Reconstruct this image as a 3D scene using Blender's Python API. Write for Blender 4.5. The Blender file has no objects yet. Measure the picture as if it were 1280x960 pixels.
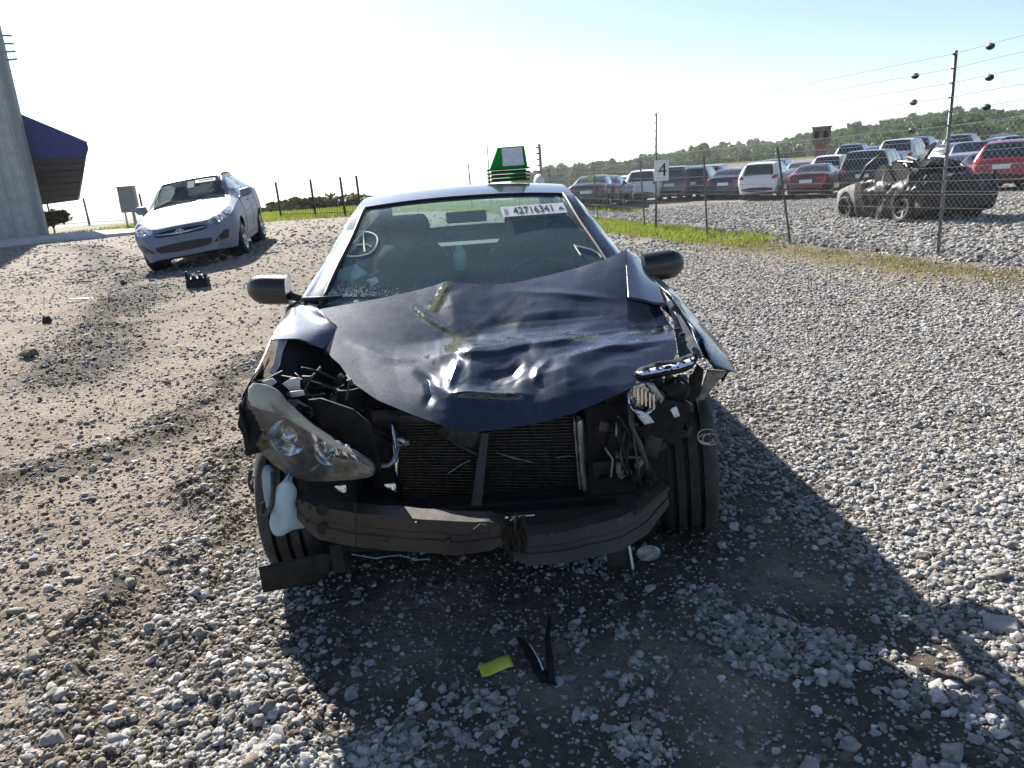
import bpy, bmesh, math, random
import numpy as np
from math import sin, cos, tan, pi, radians, sqrt, atan2
from mathutils import Vector, Matrix, noise
from mathutils.bvhtree import BVHTree
from mathutils.geometry import delaunay_2d_cdt

random.seed(7); RNG = np.random.default_rng(7)
S = bpy.context.scene
COL = S.collection

# ------------------------------------------------------------------ camera
CAM_H, PITCH, ROLL, FPX = 1.5, radians(15.8), radians(4.0), 920.0
cd = bpy.data.cameras.new('camera'); cam = bpy.data.objects.new('camera', cd); COL.objects.link(cam)
cd.sensor_width = 36; cd.lens = 36*FPX/1280; cd.clip_start = 0.05; cd.clip_end = 20000
FW = Vector((0, cos(PITCH), -sin(PITCH))); R0 = Vector((1, 0, 0)); U0 = R0.cross(FW)
CR = R0*cos(ROLL) - U0*sin(ROLL); CU = U0*cos(ROLL) + R0*sin(ROLL)
M3 = Matrix((CR, CU, -FW)).transposed()
cam.matrix_world = Matrix.Translation((0, 0, CAM_H)) @ M3.to_4x4()
S.camera = cam
def at(x, y, Y):
    """point of the place at distance Y in front of the camera seen at photo pixel x, y"""
    d = FW + CR*((x-640)/FPX) + CU*((480-y)/FPX)
    return Vector((0, 0, CAM_H)) + d*(Y/d.y)
def onground(x, y, z=0.0):
    d = FW + CR*((x-640)/FPX) + CU*((480-y)/FPX)
    return Vector((0, 0, CAM_H)) + d*((z-CAM_H)/d.z)

# ------------------------------------------------------------------ sky, sun, exposure
SUN_EL, SUN_AZ = radians(33.5), radians(27.5)      # azimuth counted from +Y towards -X
w = bpy.data.worlds.new('World'); S.world = w; w.use_nodes = True
nt = w.node_tree; bg = nt.nodes['Background']
sky = nt.nodes.new('ShaderNodeTexSky'); sky.sky_type = 'NISHITA'; sky.sun_disc = False
sky.sun_elevation = SUN_EL; sky.sun_rotation = -SUN_AZ
sky.air_density = 0.8; sky.dust_density = 0.5; sky.ozone_density = 1.5; sky.altitude = 200
nt.links.new(sky.outputs[0], bg.inputs[0]); bg.inputs[1].default_value = 0.060
sd = bpy.data.lights.new('sun', 'SUN'); sun = bpy.data.objects.new('sun', sd); COL.objects.link(sun)
sd.energy = 5.0; sd.angle = radians(0.5); sd.color = (1.0, 0.95, 0.87)
SUNDIR = Vector((-sin(SUN_AZ)*cos(SUN_EL), cos(SUN_AZ)*cos(SUN_EL), sin(SUN_EL)))
sun.rotation_euler = SUNDIR.to_track_quat('Z', 'Y').to_euler()
sun.location = (-6, 12, 12)
S.view_settings.view_transform = 'Standard'; S.view_settings.look = 'None'
S.view_settings.gamma = 1; S.view_settings.exposure = 1.42; S.view_settings.use_curve_mapping = False
S.render.engine = 'CYCLES'
try:
    S.cycles.use_adaptive_sampling = True; S.cycles.adaptive_threshold = .03
    S.cycles.max_bounces = 5; S.cycles.diffuse_bounces = 2; S.cycles.glossy_bounces = 3; S.cycles.transparent_max_bounces = 12; S.cycles.volume_bounces = 0
except Exception: pass

# ------------------------------------------------------------------ materials
MATS = {}
def nodes(m): return m.node_tree.nodes, m.node_tree.links
def mat(name, col=(.5, .5, .5), rough=.6, metal=0., var=.12, scale=30., bump=0., bscale=None, coat=0., spec=.5,
        col2=None, emit=None):
    if name in MATS: return MATS[name]
    m = bpy.data.materials.new(name); m.use_nodes = True; N, L = nodes(m)
    b = N['Principled BSDF']; b.inputs['Roughness'].default_value = rough; b.inputs['Metallic'].default_value = metal
    b.inputs['Specular IOR Level'].default_value = spec
    if coat: b.inputs['Coat Weight'].default_value = coat; b.inputs['Coat Roughness'].default_value = .04
    tc = N.new('ShaderNodeTexCoord'); nz = N.new('ShaderNodeTexNoise'); nz.inputs['Scale'].default_value = scale
    nz.inputs['Detail'].default_value = 5
    L.new(tc.outputs['Object'], nz.inputs['Vector'])
    mx = N.new('ShaderNodeMix'); mx.data_type = 'RGBA'
    c2 = col2 if col2 else tuple(min(1, c*(1+var*2)) for c in col); c1 = col if col2 else tuple(c*(1-var*2) for c in col)
    mx.inputs[6].default_value = (*c1, 1); mx.inputs[7].default_value = (*c2, 1)
    rp = N.new('ShaderNodeMapRange'); rp.inputs[1].default_value = .3; rp.inputs[2].default_value = .7
    L.new(nz.outputs[0], rp.inputs[0]); L.new(rp.outputs[0], mx.inputs[0]); L.new(mx.outputs[2], b.inputs['Base Color'])
    rr = N.new('ShaderNodeMapRange'); rr.inputs[3].default_value = max(.02, rough*.8); rr.inputs[4].default_value = min(1, rough*1.2)
    L.new(nz.outputs[0], rr.inputs[0]); L.new(rr.outputs[0], b.inputs['Roughness'])
    if bump:
        n2 = N.new('ShaderNodeTexNoise'); n2.inputs['Scale'].default_value = bscale or scale*3; n2.inputs['Detail'].default_value = 4
        L.new(tc.outputs['Object'], n2.inputs['Vector'])
        bp = N.new('ShaderNodeBump'); bp.inputs['Strength'].default_value = bump; bp.inputs['Distance'].default_value = .01
        L.new(n2.outputs[0], bp.inputs['Height']); L.new(bp.outputs[0], b.inputs['Normal'])
    if emit: b.inputs['Emission Color'].default_value = (*emit, 1); b.inputs['Emission Strength'].default_value = 1
    MATS[name] = m; return m

def paint(name, col, dust=.12, rough=.28, metal=.35, coat=.9, spec=.5):
    """car paint: metallic base, clear coat, a little road dust"""
    if name in MATS: return MATS[name]
    m = bpy.data.materials.new(name); m.use_nodes = True; N, L = nodes(m); b = N['Principled BSDF']
    b.inputs['Metallic'].default_value = metal; b.inputs['Coat Weight'].default_value = coat; b.inputs['Specular IOR Level'].default_value = spec
    b.inputs['Coat Roughness'].default_value = .05
    tc = N.new('ShaderNodeTexCoord'); nz = N.new('ShaderNodeTexNoise'); nz.inputs['Scale'].default_value = 4; nz.inputs['Detail'].default_value = 8
    nz.inputs['Roughness'].default_value = .7
    L.new(tc.outputs['Object'], nz.inputs['Vector'])
    n3 = N.new('ShaderNodeTexNoise'); n3.inputs['Scale'].default_value = 90; L.new(tc.outputs['Object'], n3.inputs['Vector'])
    ad = N.new('ShaderNodeMath'); ad.operation = 'MULTIPLY_ADD'; ad.inputs[1].default_value = .4; L.new(n3.outputs[0], ad.inputs[0]); L.new(nz.outputs[0], ad.inputs[2])
    rp = N.new('ShaderNodeMapRange'); rp.inputs[1].default_value = .55; rp.inputs[2].default_value = 1.0; rp.inputs[4].default_value = dust*2.2
    L.new(ad.outputs[0], rp.inputs[0])
    mx = N.new('ShaderNodeMix'); mx.data_type = 'RGBA'; mx.inputs[6].default_value = (*col, 1); mx.inputs[7].default_value = (.30, .27, .23, 1)
    L.new(rp.outputs[0], mx.inputs[0]); L.new(mx.outputs[2], b.inputs['Base Color'])
    r2 = N.new('ShaderNodeMapRange'); r2.inputs[1].default_value = .5; r2.inputs[2].default_value = 1.; r2.inputs[3].default_value = rough; r2.inputs[4].default_value = rough+2.*dust
    L.new(ad.outputs[0], r2.inputs[0]); L.new(r2.outputs[0], b.inputs['Roughness'])
    r3 = N.new('ShaderNodeMapRange'); r3.inputs[1].default_value = .5; r3.inputs[2].default_value = 1.; r3.inputs[3].default_value = .04; r3.inputs[4].default_value = .04+1.6*dust
    L.new(ad.outputs[0], r3.inputs[0]); L.new(r3.outputs[0], b.inputs['Coat Roughness'])
    MATS[name] = m; return m

def glass(name, tint=(.75, .88, .85), trans=.8, rough=.02, dirt=.1, dc=(.45, .47, .45), cl=1.):
    """window glass: part see-through, Fresnel mirror, thin dust film"""
    if name in MATS: return MATS[name]
    m = bpy.data.materials.new(name); m.use_nodes = True; N, L = nodes(m); N.remove(N['Principled BSDF']); out = N['Material Output']
    tr = N.new('ShaderNodeBsdfTransparent'); tr.inputs[0].default_value = (*[t*trans for t in tint], 1)
    gl = N.new('ShaderNodeBsdfGlossy'); gl.inputs['Roughness'].default_value = rough; gl.inputs[0].default_value = (.95, 1, 1, 1)
    fr = N.new('ShaderNodeFresnel'); ge = N.new('ShaderNodeNewGeometry'); io = N.new('ShaderNodeMapRange'); io.inputs[3].default_value = 1.5; io.inputs[4].default_value = 1/1.5
    L.new(ge.outputs['Backfacing'], io.inputs[0]); L.new(io.outputs[0], fr.inputs[0])      # thin sheet: same mirror from both sides
    m1 = N.new('ShaderNodeMixShader'); L.new(fr.outputs[0], m1.inputs[0]); L.new(tr.outputs[0], m1.inputs[1]); L.new(gl.outputs[0], m1.inputs[2])
    df = N.new('ShaderNodeBsdfDiffuse'); df.inputs[0].default_value = (*dc, 1)
    tl = N.new('ShaderNodeBsdfTranslucent'); tl.inputs[0].default_value = (*dc, 1)
    ms = N.new('ShaderNodeMixShader'); ms.inputs[0].default_value = .5; L.new(df.outputs[0], ms.inputs[1]); L.new(tl.outputs[0], ms.inputs[2])
    nz = N.new('ShaderNodeTexNoise'); nz.inputs['Scale'].default_value = 5; nz.inputs['Detail'].default_value = 9
    tc = N.new('ShaderNodeTexCoord'); L.new(tc.outputs['Object'], nz.inputs['Vector'])
    rp = N.new('ShaderNodeMapRange'); rp.inputs[1].default_value = .3; rp.inputs[2].default_value = .8; rp.inputs[3].default_value = dirt*(1-.7*cl); rp.inputs[4].default_value = dirt*(1+.6*cl)
    L.new(nz.outputs[0], rp.inputs[0])
    m2 = N.new('ShaderNodeMixShader'); L.new(rp.outputs[0], m2.inputs[0]); L.new(m1.outputs[0], m2.inputs[1]); L.new(ms.outputs[0], m2.inputs[2])
    L.new(m2.outputs[0], out.inputs[0]); MATS[name] = m; return m

# ------------------------------------------------------------------ mesh helpers
class MB:
    def __init__(s): s.v = []; s.f = []
    def add(s, vs, fs):
        o = len(s.v); s.v += [tuple(v) for v in vs]; s.f += [tuple(i+o for i in f) for f in fs]; return s
    def box(s, c, d, R=None, taper=1.0):
        x, y, z = [k/2 for k in d]; c = Vector(c); P = []
        for (a, b, e) in ((-1,-1,-1),(1,-1,-1),(1,1,-1),(-1,1,-1),(-1,-1,1),(1,-1,1),(1,1,1),(-1,1,1)):
            t = taper if e > 0 else 1
            p = Vector((a*x*t, b*y*t, e*z)); P.append(c + (R @ p if R else p))
        return s.add(P, [(3,2,1,0),(4,5,6,7),(0,1,5,4),(1,2,6,5),(2,3,7,6),(3,0,4,7)])
    def bar(s, a, b, w, h=None, up=(0,0,1)):
        a = Vector(a); b = Vector(b); d = (b-a); n = d.normalized(); u = Vector(up)
        if abs(n.dot(u)) > .98: u = Vector((1,0,0))
        r = n.cross(u).normalized(); u = r.cross(n); h = h or w; P = []
        for q in (a, b):
            for (i, j) in ((-1,-1),(1,-1),(1,1),(-1,1)): P.append(q + r*(i*w/2) + u*(j*h/2))
        return s.add(P, [(3,2,1,0),(4,5,6,7),(0,1,5,4),(1,2,6,5),(2,3,7,6),(3,0,4,7)])
    def tube(s, pts, r, n=8, cap=True):
        pts = [Vector(p) for p in pts]; rs = r if hasattr(r, '__len__') else [r]*len(pts); V = []; F = []
        prev = None
        for i, p in enumerate(pts):
            t = (pts[min(i+1, len(pts)-1)] - pts[max(i-1, 0)]).normalized()
            if prev is None:
                a = Vector((0,0,1)) if abs(t.z) < .9 else Vector((1,0,0)); u = t.cross(a).normalized()
            else:
                u = (prev - t*prev.dot(t)).normalized()
            prev = u; w_ = t.cross(u)
            for k in range(n):
                A = 2*pi*k/n; V.append(p + (u*cos(A) + w_*sin(A))*rs[i])
        for i in range(len(pts)-1):
            for k in range(n):
                F.append((i*n+k, i*n+(k+1) % n, (i+1)*n+(k+1) % n, (i+1)*n+k))
        if cap: F.append(tuple(range(n-1, -1, -1))); F.append(tuple(range((len(pts)-1)*n, len(pts)*n)))
        return s.add(V, F)
    def lathe(s, prof, n=32, M=None, close=False):
        """prof: (r, h) list; spun about local x axis, M places it"""
        V = []; F = []; M = M or Matrix.Identity(4); m = len(prof)
        for k in range(n):
            A = 2*pi*k/n
            for (r, h) in prof: V.append(M @ Vector((h, r*cos(A), r*sin(A))))
        for k in range(n):
            for i in range(m-1 if not close else m):
                a = k*m+i; b = k*m+(i+1) % m; c = ((k+1) % n)*m+(i+1) % m; d = ((k+1) % n)*m+i
                F.append((a, b, c, d))
        return s.add(V, F)
    def grid(s, P):
        """P[i][j] rows of points"""
        n = len(P); m = len(P[0]); V = [p for r in P for p in r]
        return s.add(V, [(i*m+j, i*m+j+1, (i+1)*m+j+1, (i+1)*m+j) for i in range(n-1) for j in range(m-1)])
    def prism(s, poly, d):
        """closed polygon of 3d points extruded by vector d"""
        d = Vector(d); n = len(poly); V = [Vector(p) for p in poly]; V += [p+d for p in V]
        return s.add(V, [tuple(range(n-1, -1, -1)), tuple(range(n, 2*n))] + [(i, (i+1) % n, n+(i+1) % n, n+i) for i in range(n)])
    def build(s, name, m=None, parent=None, smooth=False, bevel=0, fix=True, solid=0, angle=None):
        me = bpy.data.meshes.new(name); me.from_pydata([tuple(v) for v in s.v], [], s.f); me.update()
        if fix or bevel:
            bm = bmesh.new(); bm.from_mesh(me)
            if fix: bmesh.ops.recalc_face_normals(bm, faces=bm.faces)
            if bevel: bmesh.ops.bevel(bm, geom=list(bm.edges), offset=bevel, segments=2, affect='EDGES', profile=.6)
            bm.to_mesh(me); bm.free()
        if smooth:
            me.polygons.foreach_set('use_smooth', [True]*len(me.polygons))
            if angle: me.set_sharp_from_angle(angle=radians(angle))
        o = bpy.data.objects.new(name, me); COL.objects.link(o)
        if m: me.materials.append(m)
        if parent: o.parent = parent
        if solid:
            md = o.modifiers.new('thick', 'SOLIDIFY'); md.thickness = solid; md.offset = -1
        return o
def empty(name, loc=(0,0,0), rz=0, label=None, cat=None, group=None):
    o = bpy.data.objects.new(name, None); COL.objects.link(o); o.location = loc; o.rotation_euler = (0,0,rz); o.empty_display_size = .1
    if label: tag(o, label, cat, group)
    return o
def tag(o, label=None, cat=None, group=None, kind=None):
    if label: o['label'] = label
    if cat: o['category'] = cat
    if group: o['group'] = group
    if kind: o['kind'] = kind
    return o
def sm(a, b, x):
    t = np.clip((x-a)/(b-a), 0, 1); return t*t*(3-2*t)
def vnoise(x, y, f=1., o=4, seed=0.):
    """fractal value noise on arrays"""
    x = np.asarray(x, float)*f+seed*17.3; y = np.asarray(y, float)*f+seed*9.7; r = 0; a = 1; T = 0
    for k in range(o):
        xi = np.floor(x); yi = np.floor(y); fx = x-xi; fy = y-yi; fx = fx*fx*(3-2*fx); fy = fy*fy*(3-2*fy)
        def h(i, j):
            q = np.sin(i*127.1+j*311.7+k*53.3)*43758.5453; return q-np.floor(q)
        v = (h(xi,yi)*(1-fx)+h(xi+1,yi)*fx)*(1-fy)+(h(xi,yi+1)*(1-fx)+h(xi+1,yi+1)*fx)*fy
        r = r+a*v; T += a; a *= .5; x = x*2.03+3.1; y = y*2.03+1.7
    return r/T
def pchip(xs, ys):
    xs = np.array(xs, float); ys = np.array(ys, float); h = np.diff(xs); d = np.diff(ys)/h; n = len(xs); m = np.zeros(n)
    for i in range(1, n-1):
        if d[i-1]*d[i] > 0:
            w1 = 2*h[i]+h[i-1]; w2 = h[i]+2*h[i-1]; m[i] = (w1+w2)/(w1/d[i-1]+w2/d[i])
    m[0] = d[0]; m[-1] = d[-1]
    def f(x):
        x = np.clip(np.asarray(x, float), xs[0], xs[-1]); i = np.clip(np.searchsorted(xs, x)-1, 0, n-2); t = (x-xs[i])/h[i]
        return (1+2*t)*(1-t)**2*ys[i]+t*(1-t)**2*h[i]*m[i]+t*t*(3-2*t)*ys[i+1]+t*t*(t-1)*h[i]*m[i+1]
    return f
# ------------------------------------------------------------------ ground
FP = np.array([6.04, 10.23]); FD = np.array([-3.04, 12.87])/13.224      # chain fence line: point, direction away from camera
FN = np.array([FD[1], -FD[0]])                                          # towards the car lot
def fence_off(x, y): return (x-FP[0])*FN[0] + (y-FP[1])*FN[1]           # >0 beyond the fence
def pxl(lst): return np.array([[p.x, p.y] for p in (onground(*q) for q in lst)])
RUTS = [pxl([(330,960),(300,860),(255,760),(245,690),(275,610),(310,560)]), pxl([(120,960),(95,840),(130,760),(200,700)]),
        pxl([(-60,640),(20,602),(110,572),(215,545),(285,490),(330,450)]), pxl([(90,470),(160,400),(175,385),(140,340),(100,320)]),
        pxl([(860,520),(950,505),(1060,500),(1200,520),(1300,560)])]
def dist_poly(x, y, P):
    d = np.full(np.shape(x), 1e9)
    for a, b in zip(P[:-1], P[1:]):
        e = b-a; t = np.clip(((x-a[0])*e[0]+(y-a[1])*e[1])/(e@e), 0, 1)
        d = np.minimum(d, np.hypot(x-a[0]-t*e[0], y-a[1]-t*e[1]))
    return d
def rut(x, y):
    m = np.zeros(np.shape(x))
    for k, P in enumerate(RUTS):
        dd = dist_poly(x+.25*(vnoise(x, y, 2.2, 2, 3)-.5), y+.25*(vnoise(x, y, 2.2, 2, 5)-.5), P); wd = (.16, .13, .22, .5, .2)[k]
        m = np.maximum(m, np.exp(-(dd/wd)**2)*(.35 if k == 4 else 1))
    return m
def gz(x, y):
    x = np.asarray(x, float); y = np.asarray(y, float)
    z = .30*sm(6, 13, y)*sm(1.5, -4, x) 
    near = sm(40, 15, y)
    u = (x+5.31)*.984+(y-13.2)*.18; v = -(x+5.31)*.18+(y-13.2)*.984      # bank under the silver car
    wgt = sm(3.6, 1.3, np.abs(u))*sm(5.5, 2.2, np.abs(v-1.2)); z = z*(1-wgt)+(.385+.115*u+.031*v)*wgt
    z = z + (vnoise(x, y, .7, 3, 1)-.5)*.07*near*sm(.0, 1.2, np.hypot(x+.15, (y-3)/2)) + (vnoise(x, y, 4, 4, 2)-.5)*.022*near
    z = z + rut(x, y)*(.02+.08*(vnoise(x, y, 9, 3, 8)))*near
    z = z + sm(-1.4, -.9, x)*sm(2.2, 1.5, x)*sm(4.2, 3.2, y)*(.016*(vnoise(x, y, 13, 3, 81)-.5)+.012*(vnoise(x, y, 30, 2, 83)-.5))
    lf = sm(-.7, -1.3, x)*sm(14, 7, y)*sm(.0, 1., np.hypot(x, y)-.8)          # trodden, crumbly soil on the left
    z = z + lf*(.030*(np.abs(vnoise(x, y, 6, 3, 71)-.5)*2)**1.0*sm(.35, .6, vnoise(x, y, 1.3, 2, 73))+.014*(vnoise(x, y, 16, 2, 75)-.5))
    # the yard ends on the left: the land falls away to the lowland
    cr = sm(46, 130, y+np.maximum(0, -x-10)*.0)*sm(10, -6, x-(y-46)*.25)
    z = z - 16*cr - 42*sm(130, 900, y)*sm(60, -160, x-(y-46)*.35)
    # lot rises a touch far right
    z = z - .36*sm(19, 33, y)*sm(1.5, 6, x) + .5*sm(50, 90, y)*sm(0, 25, x) + .8*sm(31, 46, y)*sm(14, 26, x)
    return z
def gzs(x, y): return float(gz(np.array([x]), np.array([y]))[0])
def gravel_mask(x, y):
    """1 packed stones, 0 bare soil"""
    n = vnoise(x, y, 1.6, 4, 11); n2 = vnoise(x, y, 5, 3, 12); n3 = vnoise(x, y, 2.6, 3, 14)
    right = sm(1.05, 1.55, x+.5*(n-.5)+.05*(y-2))
    m = right*np.clip(.86+.7*(n2-.45), 0, 1)
    under = sm(.50, .60, n3*.5+n2*.5)
    zone = sm(-1.15, -.8, x)*(1-right)
    m = np.maximum(m, (under*.85*sm(.40, .56, vnoise(x, y, 1.1, 2, 19))+.02)*zone*sm(8, 5, y))
    strip = np.exp(-((x+.98+.14*(y-2))/.26)**2)*sm(3.6, 2.4, y)*np.clip(.35+1.6*(n2-.35), 0, 1)
    m = np.maximum(m, strip)
    left = sm(-.9, -1.4, x)
    m = np.maximum(m, left*sm(.58, .68, n)*.30*np.clip(n2, 0, 1))
    m = np.maximum(m, left*(.05+.09*sm(.42, .6, n3)))
    m = np.maximum(m, left*sm(5.5, 11, y)*sm(.38, .62, .5*n+.5*n3)*.42)
    m = np.maximum(m, sm(1.5, -1, x)*sm(8, 13, y)*.30)
    m = np.maximum(m, .5*rut(x, y)*sm(.35, .6, n2))
    off = fence_off(x, y)
    return m*(1-.9*np.exp(-((off+.9)/.75)**2)*sm(7.5, 9, y+np.maximum(0, x-6)))
def make_ground():
    ang = np.concatenate([np.radians(np.linspace(-180, -48, 34)[:-1]), np.radians(np.linspace(-48, 48, 300)), np.radians(np.linspace(48, 180, 34)[1:])])
    rad = np.concatenate([[.0], np.geomspace(.35, 1.1, 14)[:-1], np.geomspace(1.1, 15, 400)[:-1], np.geomspace(15, 4200, 170)])
    A, Rr = np.meshgrid(ang, rad, indexing='ij'); X = Rr*np.sin(A); Y = Rr*np.cos(A)
    Z = gz(X, Y); n, m = X.shape
    V = np.stack([X, Y, Z], -1).reshape(-1, 3)
    i, j = np.meshgrid(np.arange(n-1), np.arange(m-1), indexing='ij'); a = i*m+j
    F = np.stack([a, a+1, a+m+1, a+m], -1).reshape(-1, 4)
    me = bpy.data.meshes.new('ground'); me.vertices.add(len(V)); me.vertices.foreach_set('co', V.ravel())
    me.loops.add(F.size); me.loops.foreach_set('vertex_index', F.ravel().astype(np.int32))
    me.polygons.add(len(F)); me.polygons.foreach_set('loop_start', (np.arange(len(F))*4).astype(np.int32))
    me.polygons.foreach_set('use_smooth', np.ones(len(F), bool)); me.update(); me.validate()
    x, y = V[:, 0], V[:, 1]
    off = fence_off(x, y)
    gm = np.maximum(gravel_mask(x, y), sm(.2, 1.2, off)*.9)
    damp = np.clip(rut(x, y)*1.3*sm(.25, .5, vnoise(x, y, 3, 3, 21)) + 1.0*sm(1.35, .8, np.hypot((x-.15)/1.25, (y-2.6)/2.6))*sm(.10, .5, vnoise(x, y, 2, 3, 23)), 0, 1)  # damp rut soil; the oval term paints in the wrecked car's shade
    gr = np.exp(-((off+.85)/.75)**2)*sm(7, 9, y+np.maximum(0, x-6)*2)*sm(.12, .42, vnoise(x, y, 1.2, 3, 31)+.25*sm(13, 16, y))
    gr = np.maximum(gr, sm(30, 34, y)*sm(-7, -9, x-(y-34)*.0)*0 + sm(31, 33.5, y)*sm(8, -5, x)*sm(60, 50, y)*.95*sm(-19, -15, x))
    low = sm(48, 60, y)*sm(10, -2, x-(y-46)*.25)
    gr = np.maximum(gr, low); gr = np.maximum(gr, sm(90, 110, y))
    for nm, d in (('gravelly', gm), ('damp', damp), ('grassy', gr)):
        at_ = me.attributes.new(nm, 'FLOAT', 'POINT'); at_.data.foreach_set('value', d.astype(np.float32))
    o = bpy.data.objects.new('ground', me); COL.objects.link(o); o['kind'] = 'structure'
    m_ = bpy.data.materials.new('ground_soil'); m_.use_nodes = True; N, L = nodes(m_); b = N['Principled BSDF']
    b.inputs['Roughness'].default_value = .95; b.inputs['Specular IOR Level'].default_value = .15
    geo = N.new('ShaderNodeNewGeometry')
    def nz(sc, det=6, ro=.6):
        q = N.new('ShaderNodeTexNoise'); q.inputs['Scale'].default_value = sc; q.inputs['Detail'].default_value = det; q.inputs['Roughness'].default_value = ro
        L.new(geo.outputs['Position'], q.inputs['Vector']); return q.outputs[0]
    def ramp(src, st):
        r = N.new('ShaderNodeValToRGB'); e = r.color_ramp.elements
        e[0].position, e[0].color = st[0][0], (*st[0][1], 1); e[1].position, e[1].color = st[-1][0], (*st[-1][1], 1)
        for p, c in st[1:-1]: k = e.new(p); k.color = (*c, 1)
        L.new(src, r.inputs[0]); return r.outputs[0]
    def mix(f, a, c):
        q = N.new('ShaderNodeMix'); q.data_type = 'RGBA'
        if hasattr(f, 'is_linked'): L.new(f, q.inputs[0])
        else: q.inputs[0].default_value = f
        L.new(a, q.inputs[6]); L.new(c, q.inputs[7]); return q.outputs[2]
    def attr(n): q = N.new('ShaderNodeAttribute'); q.attribute_name = n; return q.outputs['Fac']
    soil = ramp(nz(1.7, 8), [(.3, (.21, .165, .115)), (.5, (.315, .255, .19)), (.72, (.40, .335, .26))])
    soil = mix(.45, soil, ramp(nz(34, 5), [(.3, (.09, .075, .06)), (.55, (.27, .235, .195)), (.8, (.42, .38, .33))]))
    vo = N.new('ShaderNodeTexVoronoi'); vo.inputs['Scale'].default_value = 21; vo.inputs['Randomness'].default_value = 1
    L.new(geo.outputs['Position'], vo.inputs['Vector'])
    hs = N.new('ShaderNodeSeparateColor'); L.new(vo.outputs['Color'], hs.inputs[0])
    peb = ramp(hs.outputs[0], [(0, (.07, .062, .055)), (.35, (.17, .16, .145)), (.7, (.27, .255, .24)), (1, (.38, .365, .345))])
    col = mix(attr('gravelly'), soil, peb)
    damp_shade_col = ramp(nz(20, 5), [(.3, (.035, .032, .028)), (.7, (.095, .085, .072))])
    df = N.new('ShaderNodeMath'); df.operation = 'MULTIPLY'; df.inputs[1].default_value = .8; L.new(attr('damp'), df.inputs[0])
    col = mix(df.outputs[0], col, damp_shade_col)
    gcol = ramp(nz(3.5, 7), [(.3, (.15, .11, .065)), (.5, (.13, .115, .05)), (.72, (.11, .13, .045))])
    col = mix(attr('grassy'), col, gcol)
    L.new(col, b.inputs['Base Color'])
    # relief: pebbles where gravelly, crumbs elsewhere
    inv = N.new('ShaderNodeMath'); inv.operation = 'SUBTRACT'; inv.inputs[0].default_value = 1; L.new(vo.outputs['Distance'], inv.inputs[1])
    vm = N.new('ShaderNodeMath'); vm.operation = 'MULTIPLY'; L.new(inv.outputs[0], vm.inputs[0]); 
    am = N.new('ShaderNodeMapRange'); am.inputs[3].default_value = .25; L.new(attr('gravelly'), am.inputs[0]); L.new(am.outputs[0], vm.inputs[1])
    sc = N.new('ShaderNodeMath'); sc.operation = 'MULTIPLY_ADD'; sc.inputs[1].default_value = .7; L.new(nz(55, 6, .7), sc.inputs[0]); L.new(vm.outputs[0], sc.inputs[2])
    bp = N.new('ShaderNodeBump'); bp.inputs['Strength'].default_value = 1.; bp.inputs['Distance'].default_value = .03
    L.new(sc.outputs[0], bp.inputs['Height']); L.new(bp.outputs[0], b.inputs['Normal'])
    me.materials.append(m_); return o
make_ground()

# ------------------------------------------------------------------ loose stones (geometry nodes on computed points)
def stone_mat(name, stops, scale=60):
    m = bpy.data.materials.new(name); m.use_nodes = True; N, L = nodes(m); b = N['Principled BSDF']; b.inputs['Roughness'].default_value = .88
    b.inputs['Specular IOR Level'].default_value = .25
    oi = N.new('ShaderNodeObjectInfo'); r = N.new('ShaderNodeValToRGB'); e = r.color_ramp.elements
    e[0].position, e[0].color = stops[0][0], (*stops[0][1], 1); e[1].position, e[1].color = stops[-1][0], (*stops[-1][1], 1)
    for p, c in stops[1:-1]: k = e.new(p); k.color = (*c, 1)
    L.new(oi.outputs['Random'], r.inputs[0])
    geo = N.new('ShaderNodeNewGeometry'); nz = N.new('ShaderNodeTexNoise'); nz.inputs['Scale'].default_value = scale; nz.inputs['Detail'].default_value = 5
    L.new(geo.outputs['Position'], nz.inputs['Vector'])
    mr = N.new('ShaderNodeMapRange'); mr.inputs[1].default_value = .3; mr.inputs[2].default_value = .7; mr.inputs[3].default_value = .72; mr.inputs[4].default_value = 1.18
    L.new(nz.outputs[0], mr.inputs[0])
    mx = N.new('ShaderNodeMix'); mx.data_type = 'RGBA'; mx.blend_type = 'MULTIPLY'; mx.inputs[0].default_value = 1
    L.new(r.outputs[0], mx.inputs[6]); L.new(mr.outputs[0], mx.inputs[7]); L.new(mx.outputs[2], b.inputs['Base Color'])
    n2 = N.new('ShaderNodeTexNoise'); n2.inputs['Scale'].default_value = scale*4; L.new(geo.outputs['Position'], n2.inputs['Vector'])
    bp = N.new('ShaderNodeBump'); bp.inputs['Strength'].default_value = .35; bp.inputs['Distance'].default_value = .004
    L.new(n2.outputs[0], bp.inputs['Height']); L.new(bp.outputs[0], b.inputs['Normal'])
    return m
STONE = stone_mat('limestone', [(0, (.10, .09, .08)), (.15, (.20, .185, .165)), (.35, (.30, .285, .26)), (.6, (.37, .355, .335)), (.8, (.32, .32, .33)), (.92, (.46, .445, .42)), (.97, (.58, .56, .53)), (1, (.32, .24, .20))])
CLOD = stone_mat('soil_clod', [(0, (.10, .08, .06)), (.4, (.17, .14, .105)), (.8, (.27, .22, .17)), (1, (.34, .29, .23))], 40)

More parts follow.
